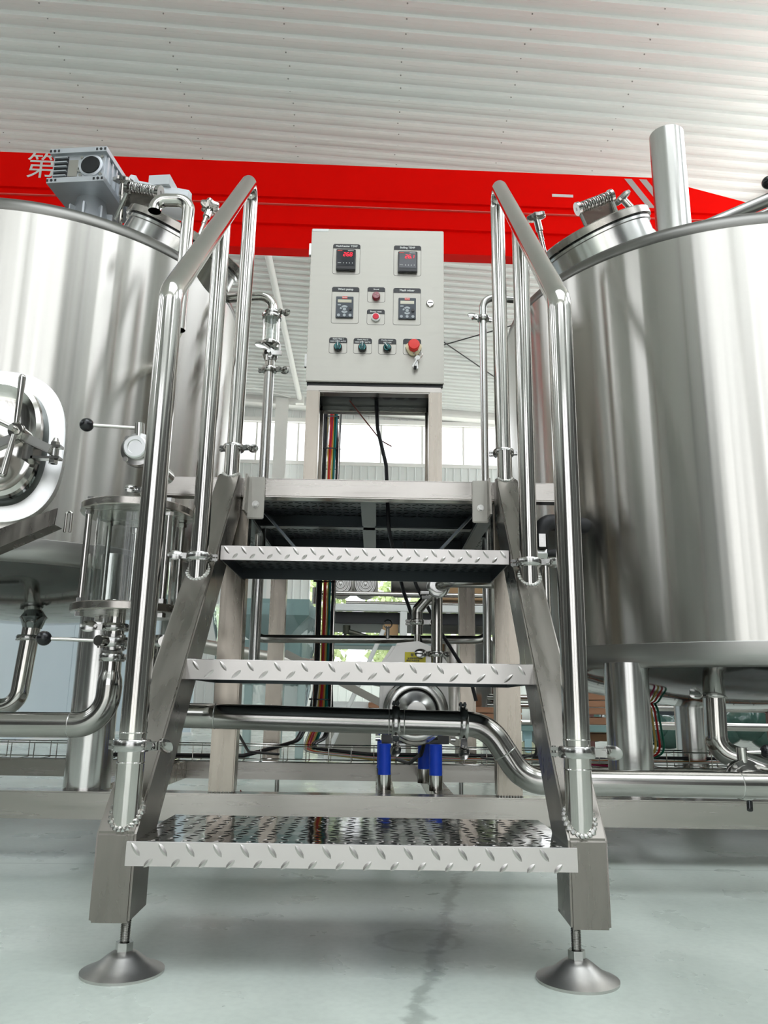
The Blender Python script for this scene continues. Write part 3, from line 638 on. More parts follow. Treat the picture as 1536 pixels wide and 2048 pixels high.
bm = newbm(); tube(bm, [(.124+.011*cos(a*.35), Y-.010, 1.246+.0115*sin(a*.35)) for a in range(19)], .0007, 6); tube(bm, [(.108, Y-.010, 1.256), (.112, Y-.012, 1.250), (.118, Y-.012, 1.2455), (.124, Y-.011, 1.2425)], .0009, 6); part('ring', bm, TUBE, ky)
for dx, an in ((0, -12), (.003, -28), (-.002, 4)):
    M = Matrix.Translation((.122+dx, Y-.010-.002*abs(an)/12, 1.240)) @ Matrix.Rotation(R_(-an), 4, 'Y')
    bm = newbm(); box(bm, -.0022, .0022, -.0006, .0006, -.034, -.010, M); cyl(bm, M @ V((0, -.0008, -.005)), M @ V((0, .0008, -.005)), .0062, 14); part('key', bm, CAST, ky)
bm = newbm(); cyl(bm, (.117, Y-.013, 1.212), (.1155, Y-.013, 1.203), .0035, 10); part('key_cap', bm, BLACK, ky)
# ================================================================ CABLES AND WIRE TRAYS
def cable(name, pts, r, m, lab, cat='cable', grp=None, rad=.05):
    bm = newbm(); tube(bm, path(pts, rad, 6), r, 8); o = part(name, bm, m); rebase(o, pts[0]); tag(o, lab, cat, grp); return o
ty = 1.90; tx0 = -.170
tr = thing('vertical_cable_tray', 'upright wire mesh tray holding the coloured cables below the cabinet', 'cable tray', (tx0, ty, .2))
bm = newbm(); tw = .034
z = .26
while z < 1.62: tube(bm, [(tx0-tw, ty-.018, z), (tx0-tw, ty+.03, z), (tx0+tw, ty+.03, z), (tx0+tw, ty-.018, z)], .0020, 6); z += .10
for x in (tx0-tw, tx0+tw):
    for y in (ty-.018, ty+.03): cyl(bm, (x, y, .2), (x, y, 1.62), .0024, 6)
part('tray_wires', bm, TUBE, tr)
wires = [(WB, .0068, 'thick black cable at the left edge of the vertical bundle', -.030), (WB, .0052, 'thin black cable second from the left in the bundle', -.021), (WW, .0026, 'white wire beside the left black cables', -.0155), (WY, .0032, 'yellow wire left of the red wires in the bundle', -.0105), (WR, .0040, 'red wire in the middle of the vertical bundle', -.0045), (WM, .0026, 'magenta wire touching the red wire', -.0005), (WO, .0024, 'orange wire right of the red and magenta wires', .003), (WY, .0032, 'yellow wire left of the green wire in the bundle', .0075), (WG, .0036, 'green wire in the right half of the bundle', .013), (WT, .0030, 'teal wire beside the right black cables', .018), (WB, .0060, 'thick black cable on the right of the bundle', .025), (WB, .0050, 'black cable at the far right edge of the bundle', .033)]
for i, (mm, r, lab, dx) in enumerate(wires):
    x = tx0+dx; j = random.uniform(-.003, .003); yy = ty+random.uniform(-.006, .006); pts = [(x+j*3, yy-.02, 1.62), (x+j*2, yy, 1.45), (x-j, yy, 1.25), (x-j*.8, yy, .75), (x, yy, .40), (x+dx*.3-.004, yy-.01, .30)]
    if i in (0, 1): pts += [(x-.05, yy-.12, .215), (-.30, 1.74+.02*i, .20), (-.42, 1.70+.02*i, .168), (-.90, 1.70+.02*i, .166)]
    elif i in (10, 11): pts += [(x-.01, yy-.06, .225), (x-.07, 1.76, .195), (.0, 1.735+.02*(i-10), .178), (.9, 1.74+.015*(i-10), .18), (1.9, 1.74, .18)]
    else: pts += [(x-.035, yy-.10, .215-.003*i), (x-.03, 1.70, .185), (.02, 1.645+.011*i, .164+.003*(i % 3)), (.5, 1.65+.010*i, .168), (1.2, 1.652+.010*i, .170), (1.9, 1.66+.008*i, .168)]
    cable('cable', pts, r, mm, lab, grp='coloured cables in the tray under the cabinet')
for k, (z, l) in enumerate(((1.47, 'black cable tie round the bundle just under the cabinet'), (1.335, 'black cable tie round the bundle, second below the cabinet'), (1.19, 'black cable tie round the bundle, third below the cabinet'), (.80, 'black cable tie round the bundle just below the upper tread'), (.36, 'black cable tie low on the bundle above the floor tray'))):
    bm = newbm(); lathe(bm, [(.0385, -.0025), (.0400, -.0025), (.0400, .0025), (.0385, .0025)], (tx0, ty, z), seg=24, sy=.32, close=False); box(bm, tx0-.048, tx0-.036, ty-.016, ty-.010, z-.003, z+.004); tag(rebase(part('cable_tie', bm, BLACK), (tx0, ty, z)), l, 'cable tie', 'cable ties on the bundle')
hz = thing('floor_cable_tray', 'long low wire mesh cable tray lying along the rear base beam', 'cable tray', (0, 1.69, .15))
bm = newbm()
for y, z in ((1.62, .205), (1.62, .155), (1.76, .205), (1.76, .155), (1.69, .15)): cyl(bm, (-2, y, z), (2.1, y, z), .0022, 6)
part('long_wires', bm, TUBE, hz); bm = newbm(); x = -2.
while x < 2.1: tube(bm, [(x, 1.62, .205), (x, 1.62, .152), (x, 1.76, .152), (x, 1.76, .205)], .0018, 6); x += .075
part('cross_wires', bm, TUBE, hz, kind='stuff')
cable('cable', [(.015, .93, 1.163), (.02, .93, 1.08), (.045, .94, .98), (.055, .95, .80), (.10, 1.1, .66), (.17, 1.25, .50), (.20, 1.3, .40), (.22, 1.35, .28)], .0052, WB, 'single thick black cable curving down from the cabinet bottom at centre')
cable('cable', [(-.06, .93, 1.163), (-.03, .95, 1.13), (.03, 1.0, 1.07), (.06, 1.02, 1.06)], .0018, mat('brown_wire', (.18, .03, .02), .4), 'thin brown wire crossing the gap beneath the cabinet')
cable('cable', [(-.385, .66, .34), (-.385, 1.2, .30), (-.38, 1.55, .19), (-.30, 1.70, .175)], .0045, WB, 'black cable looping down behind the left stair stringer')
cable('cable', [(-.285, .83, .146), (-.275, .84, .13), (-.262, .80, .09)], .0015, mat('brown_wire', (.18, .03, .02), .4), 'short brown wire end hanging over the front base beam', rad=.01)
for i, (mm, l) in enumerate(((WM, 'magenta wire hanging beside the right tank leg'), (WY, 'yellow wire hanging beside the right tank leg'), (WR, 'red wire hanging beside the right tank leg'), (WG, 'green wire hanging furthest right beside the right tank leg'))):
    x = .845+i*.010; cable('cable', [(x-.05, 1.45, .43), (x-.03, 1.42, .40), (x+.01, 1.35, .36), (x+.018+.003*i, 1.35, .22), (x-.02, 1.5, .165), (x-.2, 1.65, .165)], .0034, mm, l, rad=.04, grp='wires beside the right tank leg')
# ================================================================ TANKS
def tank(name, lab, x0, y0, Rr, zb, zt, dish, domeh, legs, ztleg):
    t = thing(name, lab, 'tank', (x0, y0, .144)); kb = .042
    def o(bm, n, m, **k): return part(n, bm, m, t, **k)
    bm = newbm(); lathe(bm, [(Rr, zb+.058), (Rr, zt-.052)], (x0, y0, 0), seg=160, close=False); o(bm, 'shell', SHELL)
    bm = newbm(); pr = [(Rr-.0005, zt-.053), (Rr+.0012, zt-.050), (Rr+.0012, zt-kb)]
    for i in range(1, 9): a = R_(78*i/8); pr.append((Rr+.0012-kb*(1-cos(a)), zt-kb+kb*sin(a)))
    r1, z1 = pr[-1]
    for i in range(1, 15): f = i/14; pr.append((r1*(1-f), z1+domeh*(1-(1-f)**2)))
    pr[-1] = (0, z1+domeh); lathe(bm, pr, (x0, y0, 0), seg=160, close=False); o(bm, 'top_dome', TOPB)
    bm = newbm(); pr = [(Rr-.0005, zb+.059), (Rr+.0012, zb+.057), (Rr+.0012, zb+.03)]
    for i in range(1, 7): a = R_(80*i/6); pr.append((Rr-.025*(1-cos(a)), zb+.03-.03*sin(a)))
    lathe(bm, pr, (x0, y0, 0), seg=160, close=False); o(bm, 'bottom_band', MATT)
    r1, z1 = pr[-1]; bm = newbm(); pr = [(r1, z1)]
    for i in range(1, 15): f = i/14; pr.append((r1*(1-f), z1-dish*(1-(1-f)**2)))
    pr[-1] = (0, z1-dish); lathe(bm, pr, (x0, y0, 0), seg=120, close=False); o(bm, 'dished_bottom', DISH)
    for lx, ly in legs:
        bm = newbm(); cyl(bm, (lx, ly, .144), (lx, ly, ztleg), .0535, 40); o(bm, 'tank_leg', PIPEV)
    return t
PIPEV = mat('pipe_steel_upright', (.66, .65, .63), .2, 1, scale=(60, 60, 3), var=.07, bump=.15, bdist=.001, bscale=(30, 30, 2))
LX, LY, LR = -1.048, 1.30, .578; RX, RY, RR = 1.116, 1.30, .663
tl = tank('mash_tank', 'large polished steel tank at left with the round side manway', LX, LY, LR, .668, 1.652, .10, .15, [(-.655, .862), (-1.45, .862), (-.70, 1.75), (-1.45, 1.75)], .70)
tk = tank('boiling_kettle', 'large polished steel kettle at right with the tall vent stack', RX, RY, RR, .442, 1.602, .095, .17, [(.648, .872), (1.56, .872), (1.15, 1.78), (1.56, 1.75)], .455)
def manway(tk_, c, n, R, name, hinge0, hinge1, knobs):
    g = bpy.data.objects.new('top_manway', None); C.objects.link(g); g.parent = tk_; g.location = V(c)-wpos(tk_); n = V(n).normalized(); c = V(c)
    bm = newbm(); lathe(bm, [(R, -.14), (R, .0), (R+.006, .002), (R+.006, .010), (R-.01, .011)], c, n, 64, close=False); part('collar', bm, PIPEV, g)
    bm = newbm(); lathe(bm, [(R+.005, .014), (R+.013, .016), (R+.013, .036), (R+.008, .040), (R-.02, .036), (R*.5, .05), (0, .055)], c, n, 64); part('lid', bm, BRUSH, g)
    bm = newbm(); lathe(bm, [(R-.01, .008), (R+.003, .008), (R+.003, .017), (R-.01, .017)], c, n, 48, close=False); part('seal', bm, BLACK, g)
    a, b = V(hinge0), V(hinge1); d = (b-a).normalized(); L_ = (b-a).length; x_, y_, z_ = frame(d)
    bm = newbm(); pts = []
    for i in range(16*14+1): an = 2*pi*i/16; pts.append(a+d*(.008+(L_-.016)*i/(16*14))+(x_*cos(an)+y_*sin(an))*.0155)
    tube(bm, pts, .0024, 6); part('hinge_spring', bm, CAST, g)
    bm = newbm(); cyl(bm, a-d*.006, b+d*.006, .006, 12); cyl(bm, a-d*.006, a+d*.004, .021, 16); cyl(bm, b-d*.004, b+d*.006, .021, 16)
    for q in (a, b):   # arms from spring to lid and collar
        ax = c-q; ax -= n*ax.dot(n); ax.normalize(); tgt = c-ax*(R+.004)-n*.02+ d*((q-c).dot(d)); tgt2 = c+(q-c)-(n*((q-c).dot(n)))+n*.02+ax*.035
        for tg in (tgt2,):
            M = frame(tg-q); tube(bm, [q, tg], .006, 8)
        q2 = q-n*((q-c).dot(n)+.03)+ax*.008; tube(bm, [q, q2], .006, 8)
    part('hinge_bracket', bm, CAST, g)
    # hinge plate
    bm = newbm(); v = [bm.verts.new(p) for p in (a-n*.012, b-n*.012, b-n*.055+(c-b).normalized()*.01, a-n*.055+(c-a).normalized()*.01)]; bm.faces.new(v); bmesh.ops.solidify(bm, geom=bm.faces[:], thickness=.003); part('hinge_plate', bm, BRUSH, g)
    for kp in knobs:
        k = V(kp); fo = c+((k-c)-n*(k-c).dot(n)).normalized()*(R+.012)-n*.03; up = (k-fo).normalized()
        bm = newbm(); lathe(bm, [(0, -.009), (.020, -.008), (.029, -.003), (.029, .006), (.020, .011), (0, .012)], k, up, 36)
        x_, y_, z_ = frame(up)
        for v in bm.verts:
            d_ = v.co-k; h_ = d_.dot(up); p = d_-up*h_; an = math.atan2(p.dot(y_), p.dot(x_)); v.co = k+up*h_+p*(1+.13*cos(an*6))
        kn = part('star_knob', bm, CAST, g)
        bm = newbm(); cyl(bm, k, k-up*.045, .0115, 14); pts = [(.0, 0)]; cyl(bm, k-up*.04, fo, .0062, 10)
        for i in range(6): cyl(bm, k-up*(.048+.005*i), k-up*(.0505+.005*i), .0082, 10)
        hexa(bm, fo+up*.004, fo-up*.006, .008); b0 = fo+(c-fo).normalized()*.02
        tube(bm, [fo, b0], .005, 8); part('swing_bolt', bm, TUBE, kn)
manway(tl, (-.615, 1.14, 1.738), (.46, -.20, .87), .185, 'm', (-.752, 1.00, 1.868), (-.655, .985, 1.842), [(-.513, 1.05, 1.838), (-.790, 1.05, 1.925)])
manway(tk, (.712, 1.14, 1.785), (-.42, -.22, .88), .172, 'm', (.628, 1.03, 1.846), (.730, 1.03, 1.892), [(.790, 1.10, 1.935), (.512, 1.10, 1.860)])
bm = newbm(); tube(bm, [(1.030, 1.3, 1.6), (1.030, 1.3, 2.335)], .0585, 48, True); tube(bm, [(1.030, 1.3, 1.8), (1.030, 1.3, 2.335)], .0565, 48, True); part('vent_stack', bm, PIPEV, tk)
# black knob valve and dark pipe on the right tank top
bm = newbm(); cyl(bm, (.98, 1.0, 1.76), (1.36, 1.0, 1.945), .020, 20); cyl(bm, (1.09, 1.06, 1.80), (1.40, 1.06, 1.95), .012, 16); part('top_spray_pipe', bm, MATT, tk)
bm = newbm(); bmesh.ops.create_uvsphere(bm, u_segments=24, v_segments=16, radius=.020, matrix=Matrix.Translation((1.212, 1.0, 1.930))); kb = part('black_knob', bm, BLACK, tk)
bm = newbm(); cyl(bm, (1.212, 1.0, 1.930), (1.33, 1.0, 1.915), .005, 10); cyl(bm, (1.33, 1.0, 1.75), (1.33, 1.0, 1.94), .016, 16); part('knob_lever', bm, TUBE, tk)
# left tank side manway
mc = V((-.905, .725, .946)); nn = (V((-.905, .725, 0))-V((LX, LY, 0))).normalized()
nn = V((nn.x, nn.y, 0)).normalized()
sm = bpy.data.objects.new('side_manway', None); C.objects.link(sm); sm.parent = tl; sm.location = mc-wpos(tl)
def oval(bm, rings, o, n, seg=72, pw=2.6, a0=.118, b0=.158):
    x, y, z = frame(n); out = []
    for k, h in rings:
        ring = []
        for i in range(seg):
            t = 2*pi*i/seg; c_, s_ = cos(t), sin(t); ex = abs(c_)**(2/pw)*(1 if c_ > 0 else -1); ey = abs(s_)**(2/pw)*(1 if s_ > 0 else -1)
            ring.append(bm.verts.new(o+n*h+x*ex*(a0+k)+y*ey*(b0+k)))
        out.append(ring)
    for a, b in zip(out, out[1:]):
        for i in range(seg): j = (i+1) % seg; bm.faces.new((a[i], a[j], b[j], b[i]))
    return out
bm = newbm(); oval(bm, [(.034, -.03), (.034, .0065), (.028, .0075), (-.004, .008)], mc, nn); part('reinforcing_plate', bm, mat('satin_plate', (.80, .80, .79), .3, 1, var=.03), sm)
bm = newbm(); oval(bm, [(-.002, 0), (-.006, .02), (-.016, .045), (-.020, .050), (-.030, .050), (-.034, .045), (-.036, .0)], mc, nn); part('manway_neck', bm, DISH, sm)
bm = newbm(); r_ = oval(bm, [(-.012, .050), (-.010, .056), (-.014, .066), (-.024, .070), (-.036, .064), (-.046, .058), (-.07, .056)], mc, nn); bm.faces.new(r_[-1]); part('manway_door', bm, TUBE, sm)
hub = V((-.803, .590, .942)); hub = mc+nn*.12+V((.115, 0, -.004)) if 0 else hub
bm = newbm(); cyl(bm, hub+V((0, .055, 0)), hub+V((0, -.002, 0)), .016, 24); cyl(bm, hub+V((0, .0, 0)), hub+V((-.004, -.016, 0)), .0075, 18); lathe(bm, [(.019, 0), (.019, .006)], hub+V((0, .008, 0)), (0, -1, 0), 28); hb = part('handle_hub', bm, TUBE, sm)
for i, e in enumerate(((.002, -.004, .125), (-.012, -.006, -.108), (-.10, -.004, .045))):
    d_ = V(e); bm = newbm(); cyl(bm, hub+d_*.12, hub+d_, .0058, 16, .0082); bmesh.ops.create_uvsphere(bm, u_segments=16, v_segments=8, radius=.0082, matrix=Matrix.Translation(hub+d_)); part('handle_bar', bm, TUBE, hb)
bm = newbm(); M = Matrix.Translation(hub+V((-.02, .030, -.008))) @ Matrix.Rotation(R_(28), 4, 'Y')
box(bm, -.13, -.005, -.010, .010, -.012, .010, Matrix.Translation(hub+V((0, .030, -.004))) @ Matrix.Rotation(R_(-26), 4, 'Y')); box(bm, .0, .082, -.008, .008, -.011, .009, Matrix.Translation(hub+V((0, .030, -.004))) @ Matrix.Rotation(R_(24), 4, 'Y')); part('cross_bar', bm, MATT, sm, bev=.002)
lx, ly, lz = -.726, .630, .900
bm = newbm()
for z in (-.016, .012): box(bm, lx-.05, lx+.016, ly-.010, ly+.012, lz+z, lz+z+.006)
box(bm, lx-.07, lx-.045, ly-.010, ly+.035, lz-.018, lz+.02); cyl(bm, (lx, ly, lz-.026), (lx, ly, lz+.026), .006, 12); hexa(bm, (lx, ly, lz+.018), (lx, ly, lz+.026), .0105); cyl(bm, (lx, ly, lz+.026), (lx, ly, lz+.036), .0085, 16, .005); hexa(bm, (lx, ly, lz-.026), (lx, ly, lz-.017), .0105); cyl(bm, (lx, ly, lz-.008), (lx, ly, lz+.010), .010, 14); part('door_lug', bm, CAST, sm)
# discharge chute below the manway
ch = bpy.data.objects.new('discharge_chute', None); C.objects.link(ch); ch.parent = tl; ch.location = V((-.8, .62, .7))-wpos(tl)
bm = newbm(); pts = [(-.697, .765), (-.700, .728), (-1.02, .575), (-1.02, .635)]
a = [bm.verts.new((x, .612, z)) for x, z in pts]; b = [bm.verts.new((x, .616, z)) for x, z in pts]; bm.faces.new(a); bm.faces.new(b[::-1])
for i in range(4): j = (i+1) % 4; bm.faces.new((a[i], a[j], b[j], b[i]))
part('side_plate', bm, STRING, ch)
bm = newbm(); v = [bm.verts.new(p) for p in ((-.700, .614, .728), (-.700, .66, .728), (-1.02, .66, .575), (-1.02, .614, .575))]; bm.faces.new(v); bmesh.ops.solidify(bm, geom=bm.faces[:], thickness=.003); part('bottom_plate', bm, STRING, ch)
bm = newbm(); tube(bm, path([(-.694, .66, .720), (-.694, .66, .768), (-.682, .66, .768), (-.682, .66, .720)], .005, 5), .0032, 8); part('hook_loop', bm, TUBE, ch)
# vent hook pipe at left
bm = newbm(); tube(bm, path([(-.482, .70, 1.25), (-.482, .70, 1.618), (-.570, .70, 1.618), (-.570, .70, 1.585)], [.030, .028], 10), .0165, 28, True)
tube(bm, path([(-.482, .70, 1.25), (-.482, .70, 1.618), (-.570, .70, 1.618), (-.570, .70, 1.585)], [.030, .028], 10), .0150, 28, True)
cyl(bm, (-.482, .70, 1.25), (-.60, .95, 1.25), .012, 14)
hp = part('hooked_vent_pipe', bm, TUBE, tl, label='thin tube with a hooked open end over the left tank')
# ---- gear motor on the left tank
gm = thing('gear_motor', 'grey aluminium worm gear motor on top of the left tank', 'motor', (-.915, 1.13, 1.80)); gm.rotation_euler.z = R_(-6)
def gb(name, m, x0, x1, y0, y1, z0, z1, bev=.003): bm = newbm(); box(bm, x0, x1, y0, y1, z0, z1); return part(name, bm, m, gm, bev=bev, local=True)
gb('gear_housing', GREY, -.088, .080, -.095, .10, .118, .205)
gb('foot_flange', GREY, -.096, .088, -.108, .115, .205, .222); gb('foot_flange', GREY, -.096, .088, -.108, .115, .100, .118)
bm = newbm()
for x in (-.08, .07):
    for z in (.109, .2135):
        cyl(bm, (x, -.1065, z), (x, -.1095, z), .0045, 12)
        for d_ in (-.013, .013): box(bm, x+d_-.003, x+d_+.003, -.1092, -.107, z-.004, z+.004)
part('flange_hole', bm, DARK, gm, local=True)
bm = newbm()
for i in range(5): box(bm, -.082, -.04, -.104, -.095, .128+i*.016, .1315+i*.016)
part('cooling_fin', bm, GREY, gm, local=True); bm = newbm(); box(bm, -.084, -.038, -.0962, -.0948, .122, .200); part('fin_recess', bm, DARK, gm, local=True)
gb('rating_plate', CABI, -.036, -.006, -.0975, -.095, .128, .186, .0005)
bm = newbm(); lathe(bm, [(.038, 0), (.038, .006), (.033, .008), (0, .008)], (.038, -.095, .162), (0, -1, 0), 32); hc = part('output_cover', bm, GREY, gm, local=True)
bm = newbm(); lathe(bm, [(.031, 0), (.029, .003), (0, .003)], (.038, -.103, .162), (0, -1, 0), 32); part('rubber_cap', bm, BLACK, gm, local=True)
bm = newbm(); lathe(bm, [(.010, 0), (.010, .006), (.006, .006), (.006, .004), (0, .004)], (.004, -.095, .150), (0, -1, 0), 20)
for a in (45, 135, 225, 315): cyl(bm, (.038+cos(R_(a))*.046, -.095, .162+sin(R_(a))*.044), (.038+cos(R_(a))*.046, -.099, .162+sin(R_(a))*.044), .005, 10)
part('screw', bm, CAST, gm, local=True)
bm = newbm()
for i in range(6): box(bm, .080, .086, -.085+i*.03, -.077+i*.03, .122, .200)
part('side_rib', bm, GREY, gm, local=True)
bm = newbm(); lathe(bm, [(.078, 0), (.078, .012), (.066, .016), (.058, .03), (.050, .070), (.045, .100)], (0, 0, 0), seg=40)
for a in range(0, 360, 45): box(bm, .048, .07, -.003, .003, .012, .06, Matrix.Rotation(R_(a+10), 4, 'Z'))
part('bell_housing', bm, GREY, gm, local=True)
bm = newbm(); lathe(bm, [(.058, -.07), (.058, -.008), (.085, -.008), (.085, .0)], (0, 0, 0), seg=48); part('mounting_flange', bm, PIPEV, gm, local=True)
bm = newbm(); lathe(bm, [(.055, 0), (.062, .005), (.062, .02), (.048, .03), (.048, .15), (.05, .155), (.05, .19), (.04, .20), (0, .20)], (.10, .04, .155), (1, .35, -.05), 36); box(bm, .17, .24, .03, .10, .18, .215)
part('motor_body', bm, mat('pale_motor_paint', (.62, .64, .66), .4), gm, local=True)
# ================================================================ SIGHT GLASS VESSEL
vx, vy = -.486, .52
ve = thing('sight_glass_vessel', 'large glass cylinder between two flanges with tie rods in front of the left tank', 'sight glass', (vx, vy, .52))
for z in (.727, .518):
    bm = newbm(); lathe(bm, [(.02, 0), (.114, 0), (.116, .002), (.116, .015), (.114, .017), (.02, .017)], (vx, vy, z), seg=72); part('flange', bm, BRUSH, ve)
bm = newbm(); lathe(bm, [(.082, .535), (.082, .728)], (vx, vy, 0), seg=64, close=False); lathe(bm, [(.077, .728), (.077, .535)], (vx, vy, 0), seg=64, close=False)
bmesh.ops.bridge_loops(bm, edges=[e for e in bm.edges if e.is_boundary and abs(e.verts[0].co.z-.728) < .001]); bmesh.ops.bridge_loops(bm, edges=[e for e in bm.edges if e.is_boundary]); part('glass_tube', bm, GLASS, ve)
for a in (215, 325, 145, 35):
    x, y = vx+cos(R_(a))*.100, vy+sin(R_(a))*.100
    bm = newbm(); cyl(bm, (x, y, .545), (x, y, .722), .0068, 16); cyl(bm, (x, y, .51), (x, y, .755), .0042, 12); tr_ = part('tie_rod', bm, TUBE, ve)
    for z in (.745, .717, .536, .508): bm = newbm(); hexa(bm, (x, y, z), (x, y, z+.009), .0095); part('hex_nut', bm, CAST, tr_, bev=.0006)
bm = newbm(); cyl(bm, (vx-.03, vy, .535), (vx-.03, vy, .548), .019, 24); cyl(bm, (vx, vy, .535), (vx, vy, .69), .0055, 14); cyl(bm, (vx, vy, .69), (vx, vy, .70), .009, 14); part('inner_rod', bm, TUBE, ve)
bm = newbm(); cyl(bm, (vx+.015, vy+.03, .74), (vx+.015, vy+.03, .80), .017, 24); nk = part('top_neck', bm, PIPE, ve)
triclamp(ve, (vx+.015, vy+.03, .757), (0, 0, 1), .018, (-1, -.2, 0), k=.9); triclamp(ve, (vx+.015, vy+.03, .79), (0, 0, 1), .018, (-1, -.5, 0), k=.9)
# upper butterfly valve above the vessel
def valve(name, lab, c, axis, stem, lever, L_, R=.021, knob=.0145, face=None):
    c = V(c); ax = V(axis).normalized(); s = V(stem).normalized(); lv = V(lever).normalized()
    g = thing(name, lab, 'valve', c)
    bm = newbm(); lathe(bm, [(R*.8, -.017), (R+.004, -.016), (R+.004, -.010), (R+.014, -.009), (R+.015, -.007), (R+.015, .007), (R+.014, .009), (R+.004, .010), (R+.004, .016), (R*.8, .017)], c, ax, 40); part('valve_body', bm, CAST, g)
    x, y, z = frame(ax)
    for a in (45, 135, 225, 315): bm = newbm(); p = c+(x*cos(R_(a))+y*sin(R_(a)))*(R+.011); cyl(bm, p-ax*.011, p+ax*.011, .0028, 10); cyl(bm, p+ax*.009, p+ax*.0125, .005, 12); cyl(bm, p-ax*.0125, p-ax*.009, .005, 12); part('body_bolt', bm, TUBE, g)
    e = c+s*(R+.038); bm = newbm(); cyl(bm, c+s*(R+.008), e, .0105, 20); part('stem_boss', bm, TUBE, g)
    k = e-s*.010; bm = newbm(); cyl(bm, k, k+lv*L_, .0038, 12); lvr = part('lever', bm, TUBE, g)
    bm = newbm(); bmesh.ops.create_uvsphere(bm, u_segments=24, v_segments=16, radius=knob, matrix=Matrix.Translation(k+lv*L_)); part('knob', bm, BLACK, lvr)
    return g
bm = newbm()
uv = valve('butterfly_valve', 'butterfly valve with white face in front of the left tank, above the glass vessel', (-.478, .46, .856), (0, -1, 0), (-.05, 0, 1), (-1, -.15, 0), .107)
bm = newbm(); cyl(bm, (-.478, .455, .856), (-.478, .425, .856), .0245, 36); part('end_cap', bm, CREAMW, uv) if 0 else None
bm.free()
bm = newbm(); lathe(bm, [(.0245, 0), (.0245, .014), (.022, .016), (.015, .016), (.014, .012), (0, .012)], (-.478, .447, .856), (0, -1, 0), 40); part('end_face', bm, mat('satin_plate', (.80, .80, .79), .3, 1), uv)
bm = newbm(); cyl(bm, (-.478, .46, .856), (-.47, .66, .856), .018, 24); tube(bm, path([(-.471, .55, .856), (-.471, .55, .80), (-.471, .55, .75)], .02), .0165, 20); part('branch_pipe', bm, PIPE, uv)
v1 = valve('butterfly_valve', 'butterfly valve under the left of the glass vessel, knob out to the left', (-.505, .50, .460), (0, 0, 1), (-.25, -1, 0), (-1, -.12, .02), .108, R=.018)
v2 = valve('butterfly_valve', 'butterfly valve under the right of the glass vessel, knob half hidden by the handrail', (-.412, .54, .463), (0, 0, 1), (.2, -1, 0), (.9, -.2, .02), .012, R=.018)
# pipe below the left valve
lp = thing('wort_pipe', 'steel pipe leaving the frame at left after a bend and reducer', 'pipe', (-.505, .50, .30))
bm = newbm(); tube(bm, path([(-.505, .50, .375), (-.508, .50, .298), (-2.2, .50, .286)], .062, 12), .0245, 32); part('bend_pipe', bm, PIPE, lp)
bm = newbm(); lathe(bm, [(.0245, 0), (.0245, .006), (.0235, .018), (.0195, .030), (.018, .038), (.018, .06)], (-.5055, .50, .369), seg=32); part('reducer', bm, TUBE, lp)
bm = newbm(); cyl(bm, (-.505, .50, .476), (-.505, .50, .52), .0185, 28); part('upper_stub', bm, TUBE, lp)
triclamp(lp, (-.505, .50, .430), (0, 0, 1), .0185, (1, -.6, 0), k=.9); triclamp(lp, (-.505, .50, .490), (0, 0, 1), .0185, (-1, -.35, 0), k=1.1)
for x in (-.575,): bm = newbm(); lathe(bm, [(.0246, -.001), (.0250, 0), (.0246, .001)], (x, .5, .298), (1, 0, 0), 28); part('weld_seam', bm, WELD, lp)
# central pipe with S bend
cp = thing('transfer_pipe', 'steel transfer pipe crossing behind the stairs with an S bend down to the right', 'pipe', (.0, .50, .3))
bm = newbm(); tube(bm, path([(-.412, .54, .46), (-.412, .54, .319), (-.30, .50, .319), (.250, .50, .311), (.322, .50, .204), (2.2, .50, .204)], [.05, .03, .075, .075], 14), .0245, 36); part('pipe_run', bm, PIPE, cp)
bm = newbm()
for c, ax in (((-.29, .5, .3188), (1, 0, 0)), ((.055, .5, .3138), (1, 0, 0)), ((.085, .5, .3132), (1, 0, 0)), ((.286, .5, .2575), (.56, 0, -.83)), ((.375, .5, .204), (1, 0, 0)), ((.745, .5, .204), (1, 0, 0))): lathe(bm, [(.0246, -.0012), (.0252, 0), (.0246, .0012)], c, ax, 28)
part('weld_seam', bm, WELD, cp)
triclamp(cp, (.0685, .50, .3135), (1, 0, 0), .0245, (0, -.45, -1)); triclamp(cp, (.203, .50, .3118), (1, 0, 0), .0245, (0, -.3, -1))
v3 = valve('butterfly_valve', 'butterfly valve at the right edge by the long pipe, black knob to the right', (.800, .60, .206), (.15, -1, 0), (-.02, 0, 1), (1, -.1, .05), .052, R=.026)
bm = newbm(); cyl(bm, (.800, .59, .206), (.83, .5, .204), .022, 24); part('branch_pipe', bm, PIPE, v3); bm = newbm(); cyl(bm, (.795, .575, .165), (.79, .565, .150), .006, 12); part('lower_stem', bm, BLACK, v3)
# drains under the tanks
ld = thing('drain_pipe', 'steel drain pipe bending to the left under the left tank', 'pipe', (-.985, 1.2, .35))
bm = newbm(); tube(bm, path([(-.972, 1.2, .60), (-.990, 1.2, .322), (-1.6, 1.2, .31)], .05, 10), .0250, 32); part('bend_pipe', bm, TUBE, ld); bm = newbm(); lathe(bm, [(.050, .585), (.036, .570), (.030, .556), (.026, .545)], (-.973, 1.2, 0), seg=32, close=False); part('tank_nozzle', bm, DISH, ld)
triclamp(ld, (-.980, 1.2, .517), (0, 0, 1), .026, (1, -.4, 0))
rd = thing('drain_pipe', 'steel drain pipe under the right tank bending towards the right edge valve', 'pipe', (.912, 1., .25))
bm = newbm(); tube(bm, path([(.918, 1.0, .46), (.912, 1.0, .245), (1.02, .98, .205), (1.5, .98, .2)], .05, 10), .0285, 32); part('bend_pipe', bm, TUBE, rd); triclamp(rd, (.913, 1.0, .384), (0, 0, 1), .0290, (-1, -.3, 0), k=1.1)
